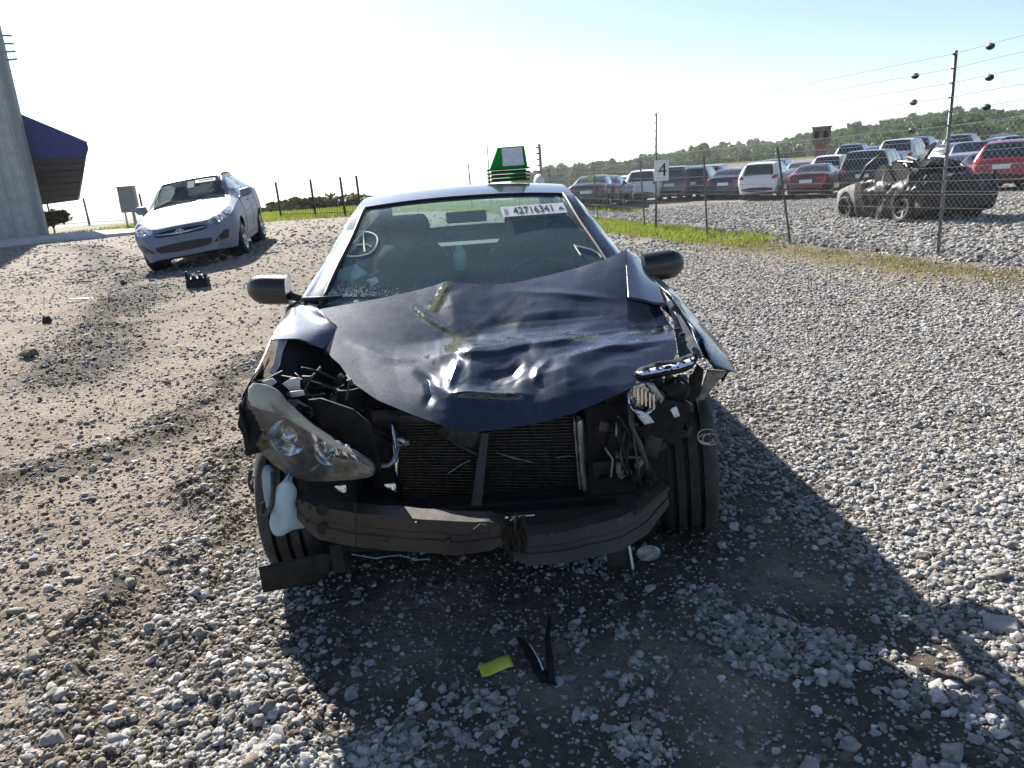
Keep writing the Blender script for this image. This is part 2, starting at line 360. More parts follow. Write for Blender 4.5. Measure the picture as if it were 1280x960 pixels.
def rock_tree(name, m, nvar=7, subdiv=2, rough=.75, blocky=.0):
    g = bpy.data.node_groups.new(name, 'GeometryNodeTree')
    g.interface.new_socket('Geometry', in_out='INPUT', socket_type='NodeSocketGeometry'); g.interface.new_socket('Geometry', in_out='OUTPUT', socket_type='NodeSocketGeometry')
    N, L = g.nodes, g.links; gi = N.new('NodeGroupInput'); go = N.new('NodeGroupOutput')
    g2i = N.new('GeometryNodeGeometryToInstance')
    for k in range(nvar):
        ic = N.new('GeometryNodeMeshIcoSphere'); ic.inputs['Radius'].default_value = 1; ic.inputs['Subdivisions'].default_value = subdiv
        ps = N.new('GeometryNodeInputPosition'); ad = N.new('ShaderNodeVectorMath'); ad.operation = 'ADD'; ad.inputs[1].default_value = (k*7.3, k*3.1, k*1.7)
        L.new(ps.outputs[0], ad.inputs[0]); nz = N.new('ShaderNodeTexNoise'); nz.inputs['Scale'].default_value = .95; nz.inputs['Detail'].default_value = 2
        L.new(ad.outputs[0], nz.inputs['Vector']); sb = N.new('ShaderNodeVectorMath'); sb.operation = 'SUBTRACT'; sb.inputs[1].default_value = (.5, .5, .5)
        L.new(nz.outputs['Color'], sb.inputs[0]); sc = N.new('ShaderNodeVectorMath'); sc.operation = 'SCALE'; sc.inputs[3].default_value = rough*2.6
        L.new(sb.outputs[0], sc.inputs[0]); sp = N.new('GeometryNodeSetPosition'); L.new(ic.outputs[0], sp.inputs['Geometry']); L.new(sc.outputs[0], sp.inputs['Offset'])
        ss = N.new('GeometryNodeSetShadeSmooth'); ss.inputs['Shade Smooth'].default_value = (k % 3 != 0); L.new(sp.outputs[0], ss.inputs[0])
        sm_ = N.new('GeometryNodeSetMaterial'); sm_.inputs['Material'].default_value = m; L.new(ss.outputs[0], sm_.inputs[0])
        L.new(sm_.outputs[0], g2i.inputs[0])
    ip = N.new('GeometryNodeInstanceOnPoints'); ip.inputs['Pick Instance'].default_value = True
    def na(n, t):
        q = N.new('GeometryNodeInputNamedAttribute'); q.data_type = t; q.inputs[0].default_value = n; return q.outputs[0]
    L.new(gi.outputs[0], ip.inputs['Points']); L.new(g2i.outputs[0], ip.inputs['Instance'])
    L.new(na('pick', 'INT'), ip.inputs['Instance Index']); L.new(na('rot', 'FLOAT_VECTOR'), ip.inputs['Rotation']); L.new(na('size', 'FLOAT_VECTOR'), ip.inputs['Scale'])
    L.new(ip.outputs[0], go.inputs[0]); return g
def scatter(name, P, size, rot, tree, nvar, m):
    me = bpy.data.meshes.new(name); me.vertices.add(len(P)); me.vertices.foreach_set('co', np.asarray(P, np.float32).ravel())
    a = me.attributes.new('size', 'FLOAT_VECTOR', 'POINT'); a.data.foreach_set('vector', np.asarray(size, np.float32).ravel())
    a = me.attributes.new('rot', 'FLOAT_VECTOR', 'POINT'); a.data.foreach_set('vector', np.asarray(rot, np.float32).ravel())
    a = me.attributes.new('pick', 'INT', 'POINT'); a.data.foreach_set('value', RNG.integers(0, nvar, len(P)).astype(np.int32))
    me.materials.append(m); o = bpy.data.objects.new(name, me); COL.objects.link(o)
    md = o.modifiers.new('stones', 'NODES'); md.node_group = tree; return o
def stones_at(x, y, s, lift=.25):
    n = len(x); z = gz(x, y)+s*RNG.uniform(-.25, lift+.15, n)
    size = s[:, None]*np.stack([RNG.uniform(.8, 1.25, n), RNG.uniform(.65, 1.0, n), RNG.uniform(.42, .75, n)], 1)
    rot = np.stack([RNG.normal(0, .3, n), RNG.normal(0, .3, n), RNG.uniform(0, 2*pi, n)], 1)
    return np.stack([x, y, z], 1), size, rot
def cand(n, ymin, ymax, spread=.85, xl=None, xr=None):
    """points in the view wedge, density falling with distance like 1/y**1.2"""
    u = RNG.uniform(0, 1, n); y = ymin*(ymax/ymin)**u if False else (ymin**.6+u*(ymax**.6-ymin**.6))**(1/.6)
    x = RNG.uniform(-1, 1, n)*(spread*y+.5); 
    return x, y
DENS = 1.0
TREE = rock_tree('gravel_stones', STONE)
# three grades of stone, kept where the gravel mask says so
xs, ys, ss = [], [], []
for n, y0, y1, s0, s1, p in ((90000, 1.25, 6.5, .007, .027, 1.0), (60000, 6., 15., .014, .027, 1.0), (20000, 13, 32, .03, .055, .8), (60000, 1.2, 4.2, .004, .010, .9)):
    n = int(n*DENS); x, y = cand(n, y0, y1, .80); k = gravel_mask(x, y)
    if s1 < .011: k = .28+.7*k-.06*sm(-.9, -1.3, x)
    keep = RNG.uniform(0, 1, n) < k*p
    keep &= fence_off(x, y) < .3
    x, y = x[keep], y[keep]; s = s0+(s1-s0)*RNG.beta(1.2, 4.0, len(x)); xs.append(x); ys.append(y); ss.append(s)
# bigger stones strewn about
x, y = cand(2600, 1.25, 7, .8); keep = RNG.uniform(0, 1, 2600) < .12+.5*gravel_mask(x, y); x, y = x[keep], y[keep]
xs.append(x); ys.append(y); ss.append(.017+.02*RNG.beta(1.2, 3, len(x)))
x = np.concatenate(xs); y = np.concatenate(ys); s = np.concatenate(ss)
tag(scatter('gravel', *stones_at(x, y, s), TREE, 7, STONE), 'loose pale limestone gravel spread over the yard', 'gravel', kind='stuff')
# gravel of the lot beyond the fence, coarser sampling
n = int(22000*DENS); y = RNG.uniform(9, 34, n); x = RNG.uniform(.0, 1, n)*(y*.85)+1.; keep = (fence_off(x, y) > -.2); x, y = x[keep], y[keep]
s = RNG.uniform(.024, .050, len(x))
tag(scatter('lot_gravel', *stones_at(x, y, s), TREE, 7, STONE), 'grey gravel covering the car lot beyond the wire fence', 'gravel', kind='stuff')
# clods of soil in the ruts
CT = rock_tree('soil_clods', CLOD, 5, 2, .9)
n = int(230000*DENS); x, y = cand(n, 1.3, 11, .8); k = rut(x, y)*.9*sm(.35, .6, vnoise(x, y, 5, 3, 41))+.14*sm(-.7, -1.4, x)*sm(9, 5, y)+.02; keep = RNG.uniform(0, 1, n) < k; x, y = x[keep], y[keep]
s = .003+.022*RNG.beta(1.1, 5., len(x))
tag(scatter('soil_clods', *stones_at(x, y, s, .3), CT, 5, CLOD), 'brown crumbled soil clods along the wheel ruts', 'soil', kind='stuff')

# ------------------------------------------------------------------ grass
def leafmat(name, c1, c2, tr=.35, scale=1.2):
    m = bpy.data.materials.new(name); m.use_nodes = True; N, L = nodes(m); b = N['Principled BSDF']; out = N['Material Output']
    b.inputs['Roughness'].default_value = .6; b.inputs['Specular IOR Level'].default_value = .3
    geo = N.new('ShaderNodeNewGeometry'); nz = N.new('ShaderNodeTexNoise'); nz.inputs['Scale'].default_value = scale; nz.inputs['Detail'].default_value = 4
    L.new(geo.outputs['Position'], nz.inputs['Vector'])
    mr = N.new('ShaderNodeMapRange'); mr.inputs[1].default_value = .3; mr.inputs[2].default_value = .7; L.new(nz.outputs[0], mr.inputs[0])
    ri = N.new('ShaderNodeMath'); ri.operation = 'MULTIPLY_ADD'; ri.inputs[1].default_value = .5; L.new(geo.outputs['Random Per Island'], ri.inputs[0])
    hm = N.new('ShaderNodeMath'); hm.operation = 'MULTIPLY'; hm.inputs[1].default_value = .5; L.new(mr.outputs[0], hm.inputs[0]); L.new(hm.outputs[0], ri.inputs[2])
    mx = N.new('ShaderNodeMix'); mx.data_type = 'RGBA'; mx.inputs[6].default_value = (*c1, 1); mx.inputs[7].default_value = (*c2, 1)
    L.new(ri.outputs[0], mx.inputs[0]); L.new(mx.outputs[2], b.inputs['Base Color'])
    t = N.new('ShaderNodeBsdfTranslucent'); L.new(mx.outputs[2], t.inputs[0]); ms = N.new('ShaderNodeMixShader'); ms.inputs[0].default_value = tr
    L.new(b.outputs[0], ms.inputs[1]); L.new(t.outputs[0], ms.inputs[2]); L.new(ms.outputs[0], out.inputs[0]); return m
def grass(name, x, y, h, m, label):
    n = len(x); z = gz(x, y)-.01; a = RNG.uniform(0, 2*pi, n); wd = h*.06+.003; ln = RNG.normal(0, .35, (n, 2))*h[:, None]
    B = np.stack([x, y, z], 1); W = np.stack([np.cos(a)*wd, np.sin(a)*wd, 0*a], 1)
    T = B+np.concatenate([ln, h[:, None]], 1); Mi = B+np.concatenate([ln*.35, h[:, None]*.6], 1)
    V = np.stack([B-W, B+W, Mi+W*.8, Mi-W*.8, T], 1).reshape(-1, 3); k = np.arange(n)*5
    f4 = np.stack([k, k+1, k+2, k+3], 1).tolist(); f3 = np.stack([k+3, k+2, k+4], 1).tolist()
    me = bpy.data.meshes.new(name); me.from_pydata(V.tolist(), [], f4+f3); me.materials.append(m); o = bpy.data.objects.new(name, me); COL.objects.link(o)
    return tag(o, label, 'grass', kind='stuff')
GR = leafmat('grass_green', (.13, .17, .025), (.26, .31, .05), .5, 2.); GD = leafmat('grass_dry', (.16, .12, .06), (.22, .20, .08), .4, 2.)
t = RNG.uniform(-3.5, 22, 46000); o_ = -RNG.beta(1.6, 2.2, len(t))*2.0+.25
x = FP[0]+FD[0]*t+FN[0]*o_; y = FP[1]+FD[1]*t+FN[1]*o_
d = vnoise(x, y, 1.3, 3, 51); green = sm(2.5, 8.5, t+3.*(d-.5)*2)*sm(-1.75, -1.1, o_+.4*(d-.5))
keep = RNG.uniform(0, 1, len(t)) < green
grass('verge_grass', x[keep], y[keep], RNG.uniform(.05, .13, keep.sum()), GR, 'bright green grass verge along the foot of the wire fence')
keep = RNG.uniform(0, 1, len(t)) < (1-green)*.6*sm(.32, .55, d)*sm(-.2, -.5, o_)
grass('dry_grass', x[keep], y[keep], RNG.uniform(.02, .06, keep.sum()), GD, 'brown dry grass and moss patches beside the wire fence')
n = 26000; y = RNG.uniform(31.5, 44, n); x = RNG.uniform(-19, 6, n)
grass('far_grass', x, y, RNG.uniform(.08, .22, n), GR, 'strip of green grass in front of the distant iron fence')
# ------------------------------------------------------------------ car body generator (front at y=0, rear at y=L)
BLACK = mat('black_trim', (.012, .012, .013), .55, var=.3, scale=60); RUBBER = mat('rubber', (.014, .014, .014), .85, col2=(.055, .05, .045), scale=16, bump=.2)
LINER = mat('dark_cavity', (.010, .010, .011), .9); CHROME = mat('chrome', (.75, .76, .78), .14, 1., var=.05, scale=20)
RIMM = mat('alloy_rim', (.42, .43, .45), .3, .9, var=.1); REDL = mat('tail_lamp_red', (.35, .012, .015), .18, var=.1, coat=.8)
LAMPW = mat('lamp_clear', (.55, .57, .6), .12, .3, var=.25, scale=25, coat=1.); WHITEP = mat('white_plastic', (.75, .75, .74), .45, var=.05)
PRINT = mat('black_print', (.015, .015, .017), .6, var=.1); DARKGLASS = mat('dark_glass', (.008, .010, .012), .04, var=.3, scale=3, spec=.9, coat=1.)
TINTG = glass('window_glass', (.80, .95, .93), .95, .02, .10); SEAT = mat('seat_cloth', (.06, .06, .065), .9, var=.25, scale=80, bump=.2)
DASH = mat('dash_plastic', (.03, .03, .032), .65, var=.2)
def prof(d): return pchip([p[0] for p in d], [p[1] for p in d])
class Car:
    nT, nG, nB, nU = 10, 8, 18, 3
    def __init__(s, **k):
        s.__dict__.update(k); L_ = s.L
        zt, zb, wr, wb, zl = prof(s.zt), prof(s.zb), prof(s.wr), prof(s.wb), prof(s.zl)
        crit = [s.cowl, s.roof0, s.rg0, s.rg1]+[v for w_ in s.side for v in w_]
        ys = list(np.linspace(0, L_, int(L_/.045)))+[.008, .02, .035, L_-.008, L_-.02, L_-.035]+list(getattr(s, 'extra', []))
        for c in s.axles:
            R_ = s.rw+s.gap; ys += list(np.linspace(c-R_, c+R_, 26))
        ys = sorted(ys); out = []
        for y in ys:
            if all(abs(y-c) > .012 for c in crit) and (not out or y-out[-1] > .007): out.append(y)
        s.ys = np.array(sorted(out+crit)); s.rings = []
        for y in s.ys:
            e = 1.
            if y < s.df: e -= s.kf*(1-y/s.df)**2.4
            if y > L_-s.dr: e -= s.kr*(1-(L_-y)/s.dr)**2.4
            T, B, W1, W2, Z0 = float(zt(y)), float(zb(y)), float(wr(y))*e, float(wb(y))*e, float(zl(y))
            cr_ = s.crown; zre = T-cr_; B = min(B, zre-.02); P = []
            for i in range(s.nT): t = i/s.nT; P.append((W1*t, T-cr_*t**2.2))
            for i in range(s.nG):
                t = i/s.nG; P.append((W1+(W2-W1)*t+.035*sin(pi*t)*min(1, (zre-B)/.35), zre+(B-zre)*t))
            for i in range(s.nB):
                t = i/s.nB; z = B+(Z0+.05-B)*t; x = W2+s.bulge*sin(pi*min(1, t*1.35))*e-s.tuck*max(0, t-.55)**1.5*3*e
                x -= .012*math.exp(-((t-.18)/.05)**2)*0; P.append((x, z))
            x = P[-1][0]
            for i in range(s.nU+1): t = i/s.nU; P.append(((x-.03)*(1-t), Z0))
            s.rings.append(P)
        s.J = len(s.rings[0])
    def pt(s, i, j, sd): x, z = s.rings[i][j]; return (sd*x, s.ys[i], z)
    def idx(s, y): return int(np.argmin(abs(s.ys-y)))
    def where(s, i, j):
        """which panel the quad (i, j) belongs to"""
        y = .5*(s.ys[i]+s.ys[i+1]); T1 = s.nT; G0, G1 = s.nT, s.nT+s.nG
        if j < T1-1+getattr(s, 'wfull', 0):
            if s.cowl < y < s.roof0: return 'windshield'
            if s.rg0 < y < s.rg1 and j < T1-1: return 'rear_window'
        if G0+1 <= j < G1-1:
            for k, (a, b) in enumerate(s.side):
                if a < y < b and s.rings[i][G0][1]-s.rings[i][G1][1] > .10: return 'side_window_%d' % k
        if j >= G1:
            z = .25*sum(s.rings[a][b][1] for a in (i, i+1) for b in (j, min(j+1, s.J-1)))
            for c in s.axles:
                if (y-c)**2+(z-s.rw)**2 < (s.rw+s.gap)**2: return 'arch'
        return 'body'
    def mesh(s, which, sides=(1, -1), ymin=-1, inset=0., caps=True):
        m = MB(); key = {}
        def vid(i, j, sd):
            k = (i, j, sd if 0 < j < s.J-1 else 0)
            if k not in key:
                x, y, z = s.pt(i, j, sd)
                if inset: x *= (1-inset); z -= .004
                if which == 'body' and j >= s.nT+s.nG:
                    for c in s.axles:
                        d = math.hypot(y-c, z-s.rw); R_ = s.rw+s.gap
                        if d < R_ and z > s.rw*.25: q = R_/max(d, 1e-4); y = c+(y-c)*q; z = s.rw+(z-s.rw)*q
                key[k] = len(m.v); m.v.append((x, y, z))
            return key[k]
        for i in range(len(s.ys)-1):
            if s.ys[i] < ymin: continue
            for j in range(s.J-1):
                if s.where(i, j) != which: continue
                for sd in sides:
                    f = [vid(i, j, sd), vid(i, j+1, sd), vid(i+1, j+1, sd), vid(i+1, j, sd)]
                    if len(set(f)) > 2: m.f.append(tuple(dict.fromkeys(f if sd > 0 else f[::-1])))
        if which == 'body' and caps:
            for i in (0, len(s.ys)-1):
                if s.ys[i] < ymin: continue
                for j in range(s.J-1):
                    f = [vid(i, j, 1), vid(i, j+1, 1), vid(i, j+1, -1), vid(i, j, -1)]
                    f = tuple(dict.fromkeys(f))
                    if len(f) > 2: m.f.append(f if i else f[::-1])
        return m
    def bvh(s):
        m = MB(); V = []; F = []; J = s.J
        for sd in (1, -1):
            o = len(V); V += [s.pt(i, j, sd) for i in range(len(s.ys)) for j in range(J)]
            F += [(o+i*J+j, o+i*J+j+1, o+(i+1)*J+j+1, o+(i+1)*J+j) for i in range(len(s.ys)-1) for j in range(J-1)]
        n = len(s.ys)*J
        for i in (0, len(s.ys)-1): F += [(i*J+j, i*J+j+1, n+i*J+j+1, n+i*J+j) for j in range(J-1)]
        return BVHTree.FromPolygons([Vector(v) for v in V], F)
def inside(p, poly):
    c = False; n = len(poly)
    for i in range(n):
        (x1, y1), (x2, y2) = poly[i], poly[(i+1) % n]
        if (y1 > p[1]) != (y2 > p[1]) and p[0] < (x2-x1)*(p[1]-y1)/(y2-y1)+x1: c = not c
    return c
def smooth_poly(poly, n=3):
    for _ in range(n):
        q = []
        for i in range(len(poly)):
            a, b = poly[i], poly[(i+1) % len(poly)]
            q += [(a[0]*.75+b[0]*.25, a[1]*.75+b[1]*.25), (a[0]*.25+b[0]*.75, a[1]*.25+b[1]*.75)]
        poly = q
    return poly
def cdt(poly, res):
    B = []
    for i in range(len(poly)):
        a, b = Vector(poly[i]), Vector(poly[(i+1) % len(poly)]); n = max(1, int((b-a).length/res))
        for k in range(n): B.append(a+(b-a)*(k/n))
    I = []; xs = [p[0] for p in poly]; ys = [p[1] for p in poly]
    x = min(xs)+res*.5
    while x < max(xs):
        y = min(ys)+res*.5
        while y < max(ys):
            if inside((x, y), poly) and min((Vector((x, y))-b).length for b in B) > res*.45: I.append(Vector((x, y)))
            y += res
        x += res
    nb = len(B); r = delaunay_2d_cdt(B+I, [(i, (i+1) % nb) for i in range(nb)], [], 1, 1e-5)
    return [tuple(v) for v in r[0]], r[1], r[2]
DIRS = {'front': (Vector((1,0,0)), Vector((0,0,1)), Vector((0,1,0)), Vector((0,-3,0))), 'rear': (Vector((1,0,0)), Vector((0,0,1)), Vector((0,-1,0)), Vector((0,9,0))),
        'side+': (Vector((0,1,0)), Vector((0,0,1)), Vector((-1,0,0)), Vector((4,0,0))), 'side-': (Vector((0,1,0)), Vector((0,0,1)), Vector((1,0,0)), Vector((-4,0,0))),
        'top': (Vector((1,0,0)), Vector((0,1,0)), Vector((0,0,-1)), Vector((0,0,4)))}
def patch(bvh, dr, poly, name, m, parent, off=.006, res=.04, smooth=0, skew=None):
    """a panel laid on the body: 2d outline cast onto the surface, standing proud by off with its own rim"""
    U, V_, D, O = DIRS[dr] if isinstance(dr, str) else dr
    if skew: D = Vector(skew).normalized(); O = -D*3.
    poly = smooth_poly(poly, smooth) if smooth else poly
    vs, es, fs = cdt(poly, res); P = []; last = None
    for (u, v) in vs:
        q = U*u+V_*v
        o = O+q-(D*q.dot(D) if skew else Vector())
        if skew: o = q-D*3
        h = bvh.ray_cast(o, D)
        p = h[0] if h[0] is not None else None
        P.append(p)
    good = [p for p in P if p is not None]
    if not good: return None
    for i, p in enumerate(P):
        if p is None:
            u, v = vs[i]; k = min((j for j in range(len(P)) if P[j] is not None), key=lambda j: (vs[j][0]-u)**2+(vs[j][1]-v)**2); P[i] = P[k]
    top = [p-D*off for p in P]; bot = [p+D*off for p in P]; n = len(P)
    mb = MB(); mb.v = [tuple(p) for p in top+bot]; mb.f = [tuple(f) for f in fs]
    cnt = {}
    for f in fs:
        for a, b in zip(f, f[1:]+f[:1]): cnt.setdefault((min(a, b), max(a, b)), []).append((a, b))
    for k, v in cnt.items():
        if len(v) == 1: a, b = v[0]; mb.f.append((b, a, a+n, b+n))
    return mb.build(name, m, parent, smooth=True, fix=True, angle=40)
WHEELCACHE = {}
def wheel(parent, c, r, wd, side, steer=0., cam_=0., name='wheel', rim=None, flat=0.):
    """wheel group is a tyre mesh with its rim and hub as children"""
    key = (round(r, 3), round(wd, 3))
    if key not in WHEELCACHE:
        h = wd/2; q = r-.030
        t = MB().lathe([(r*.63, -h*.8), (r*.72, -h*.98), (r*.85, -h*1.03), (r-.035, -h*.98), (r-.014, -h*.86), (r-.003, -h*.70), (r, -h*.56), (q, -h*.54), (q, -h*.42), (r, -h*.40), (r, -h*.12), (q, -h*.10), (q, h*.02), (r, h*.04), (r, h*.36), (q, h*.38), (q, h*.50), (r, h*.52), (r-.003, h*.70), (r-.014, h*.86), (r-.035, h*.98), (r*.85, h*1.03), (r*.72, h*.98), (r*.63, h*.8)], 48, close=True)
        rm = MB().lathe([(.0, h*.35), (r*.13, h*.40), (r*.16, h*.2), (r*.5, h*.05), (r*.57, h*.55), (r*.60, h*.92), (r*.66, h*.97), (r*.645, h*.80), (r*.62, -h*.8)], 40)
        for k in range(5):
            A = 2*pi*k/5; a2 = Vector((0, cos(A), sin(A))); b2 = Vector((0, -sin(A), cos(A)))
            P = [Vector((h*.45, 0, 0))+a2*r*.10+b2*r*.10, Vector((h*.45, 0, 0))+a2*r*.10-b2*r*.10, Vector((h*.80, 0, 0))+a2*r*.61-b2*r*.07, Vector((h*.80, 0, 0))+a2*r*.61+b2*r*.07]
            rm.prism(P, (-h*.25, 0, 0))
        WHEELCACHE[key] = (t, rm)
    t, rm = WHEELCACHE[key]
    o = t.build(name, RUBBER, parent, smooth=True, angle=35); o2 = rm.build('rim', rim or RIMM, o, smooth=True, angle=35)
    o.location = c; o.rotation_euler = (0, cam_, steer + (0 if side > 0 else pi)); return o
def seam(bvh, dr, pts, r, parent, name='seam', m=None, off=0.):
    U, V_, D, O = DIRS[dr]; P = []
    for a, b in zip(pts[:-1], pts[1:]):
        for k in range(8):
            t = k/8; u = a[0]+(b[0]-a[0])*t; v = a[1]+(b[1]-a[1])*t; h = bvh.ray_cast(O+U*u+V_*v, D)
            if h[0] is not None: P.append(h[0]-D*off)
    if len(P) > 2: return MB().tube(P, r, 5).build(name, m or BLACK, parent)
def mirror_pod(parent, x, y, z, side, m, sc=1.):
    mb = MB(); rows = []
    for i in range(9):
        t = i/8; xx = t*.20; ry = .075*(1-.25*t)*sqrt(max(.02, 1-max(0, t-.55)**2*4.2)); rz = .072*sqrt(max(.02, 1-max(0, t-.6)**2*5))
        rows.append([Vector((x+side*xx*sc, y+(.01*t+ry*cos(A)*(1 if cos(A) < 0 else .45))*sc, z+(.012*t+rz*sin(A)*(abs(sin(A))**-.25 if abs(sin(A)) > .05 else 1))*sc)) for A in [2*pi*k/16 for k in range(17)]])
    mb.grid(rows); n = len(mb.v); mb.f.append(tuple(range(n-17, n-1))); mb.f.append(tuple(range(15, -1, -1)))
    o = mb.build('door_mirror', m, parent, smooth=True, angle=50)
    MB().box((x+side*.09*sc, y+.040*sc, z+.006), (.16*sc, .006, .10*sc)).build('mirror_glass', CHROME, o)
    MB().bar((x-side*.09*sc, y+.01, z-.06*sc), (x+side*.02*sc, y+.01, z-.02*sc), .06*sc, .035*sc).build('mirror_arm', BLACK, o)
    return o
SEDAN = dict(L=4.75, W=1.82, rw=.33, gap=.045, axles=(.93, 3.68), cowl=1.42, roof0=2.18, rg0=3.55, rg1=4.17, side=((1.75, 2.55), (2.63, 3.62)), df=.6, kf=.30, dr=.5, kr=.22, crown=.03, bulge=.03, tuck=.06,
    zt=[(0,.50),(.02,.60),(.10,.69),(.35,.77),(.8,.86),(1.25,.94),(1.42,.97),(2.18,1.38),(2.6,1.45),(3.1,1.45),(3.55,1.37),(4.17,1.11),(4.58,1.08),(4.68,1.02),(4.75,.72)],
    zb=[(0,.46),(.1,.60),(.5,.74),(1.42,.90),(2.5,.95),(4.2,1.02),(4.65,.97),(4.75,.66)], wr=[(0,.60),(.5,.72),(1.2,.75),(1.42,.74),(2.18,.58),(3.5,.56),(4.17,.66),(4.75,.70)],
    wb=[(0,.84),(.6,.86),(1.4,.87),(3.6,.87),(4.75,.85)], zl=[(0,.27),(.3,.20),(.9,.19),(3.8,.19),(4.4,.24),(4.75,.32)])
ACCENT = dict(SEDAN, L=4.37, axles=(.86, 3.43), rw=.30, gap=.05, cowl=1.28, roof0=2.02, rg0=3.35, rg1=3.98, side=((1.62, 2.40), (2.48, 3.42)), kf=.32, df=.65,
    zt=[(0,.52),(.02,.62),(.10,.71),(.35,.81),(.75,.92),(1.15,1.00),(1.28,1.02),(2.02,1.425),(2.45,1.452),(2.9,1.447),(3.35,1.37),(3.98,1.12),(4.22,1.09),(4.31,1.02),(4.37,.72)],
    zb=[(0,.47),(.1,.62),(.5,.78),(1.28,.92),(2.3,.97),(3.9,1.05),(4.28,.98),(4.37,.66)], wr=[(0,.58),(.5,.68),(1.1,.71),(1.28,.70),(2.02,.55),(3.3,.53),(3.98,.62),(4.37,.68)],
    wb=[(0,.79),(.6,.82),(1.4,.83),(3.4,.83),(4.37,.80)], zl=[(0,.24),(.3,.20),(.9,.19),(3.6,.19),(4.1,.24),(4.37,.32)])
SUV = dict(SEDAN, L=4.65, rw=.36, gap=.05, axles=(.90, 3.58), cowl=1.25, roof0=1.95, rg0=4.18, rg1=4.52, side=((1.55, 2.42), (2.50, 3.30), (3.36, 4.0)), dr=.35, kr=.14, bulge=.03,
    zt=[(0,.62),(.02,.78),(.10,.90),(.4,.99),(1.0,1.07),(1.25,1.11),(1.95,1.56),(2.5,1.67),(3.5,1.68),(4.18,1.60),(4.52,1.12),(4.60,1.02),(4.65,.68)],
    zb=[(0,.58),(.1,.78),(.5,.90),(1.25,1.02),(2.5,1.06),(4.0,1.12),(4.5,1.05),(4.65,.62)], wr=[(0,.66),(.5,.74),(1.25,.76),(1.95,.64),(3.6,.62),(4.18,.62),(4.52,.76),(4.65,.80)],
    wb=[(0,.88),(.6,.90),(1.4,.90),(3.6,.90),(4.65,.88)], zl=[(0,.32),(.3,.25),(.9,.24),(3.6,.24),(4.2,.28),(4.65,.38)])
BIGSUV = dict(SUV, L=5.10, rw=.39, axles=(.98, 3.92), cowl=1.45, roof0=2.05, rg0=4.72, rg1=4.98, side=((1.75, 2.65), (2.75, 3.65), (3.75, 4.55)), dr=.22, kr=.08, kf=.15, df=.4,
    zt=[(0,.75),(.02,.98),(.10,1.10),(.4,1.14),(1.2,1.18),(1.45,1.20),(2.05,1.74),(2.5,1.87),(3.9,1.88),(4.72,1.83),(4.98,1.24),(5.05,1.10),(5.10,.75)],
    zb=[(0,.70),(.1,.98),(.5,1.05),(1.45,1.10),(2.5,1.13),(4.5,1.16),(4.98,1.10),(5.1,.70)], wr=[(0,.80),(.5,.84),(1.45,.84),(2.05,.74),(4.0,.73),(4.72,.72),(4.98,.84),(5.1,.88)],
    wb=[(0,.96),(.6,.98),(4.6,.98),(5.1,.96)], zl=[(0,.38),(.4,.30),(4.5,.30),(5.1,.42)])
VAN = dict(SUV, L=5.0, H=1.78, axles=(.98, 3.95), rg0=4.62, rg1=4.88, cowl=1.10, roof0=1.95, side=((1.45, 2.35), (2.45, 3.55), (3.65, 4.5)),
    zt=[(0,.58),(.02,.72),(.10,.82),(.4,.93),(.9,1.04),(1.10,1.08),(1.95,1.60),(2.5,1.73),(3.9,1.75),(4.62,1.70),(4.88,1.14),(4.96,1.0),(5.0,.68)],
    zb=[(0,.55),(.1,.72),(.5,.86),(1.1,.98),(2.5,1.02),(4.5,1.06),(4.88,1.0),(5.0,.62)], wr=[(0,.66),(.5,.76),(1.1,.82),(1.95,.74),(4.0,.73),(4.62,.72),(4.88,.84),(5.0,.86)],
    wb=[(0,.93),(.6,.96),(4.6,.96),(5.0,.94)], zl=[(0,.30),(.4,.22),(4.5,.22),(5.0,.36)])
CARS = {k: Car(**v) for k, v in dict(sedan=SEDAN, accent=ACCENT, suv=SUV, bigsuv=BIGSUV, van=VAN).items()}
PROTO = {}
def proto_parts(kind):
    """shared meshes for a parked car, built once as (name, object) list"""
    return PROTO.get(kind)
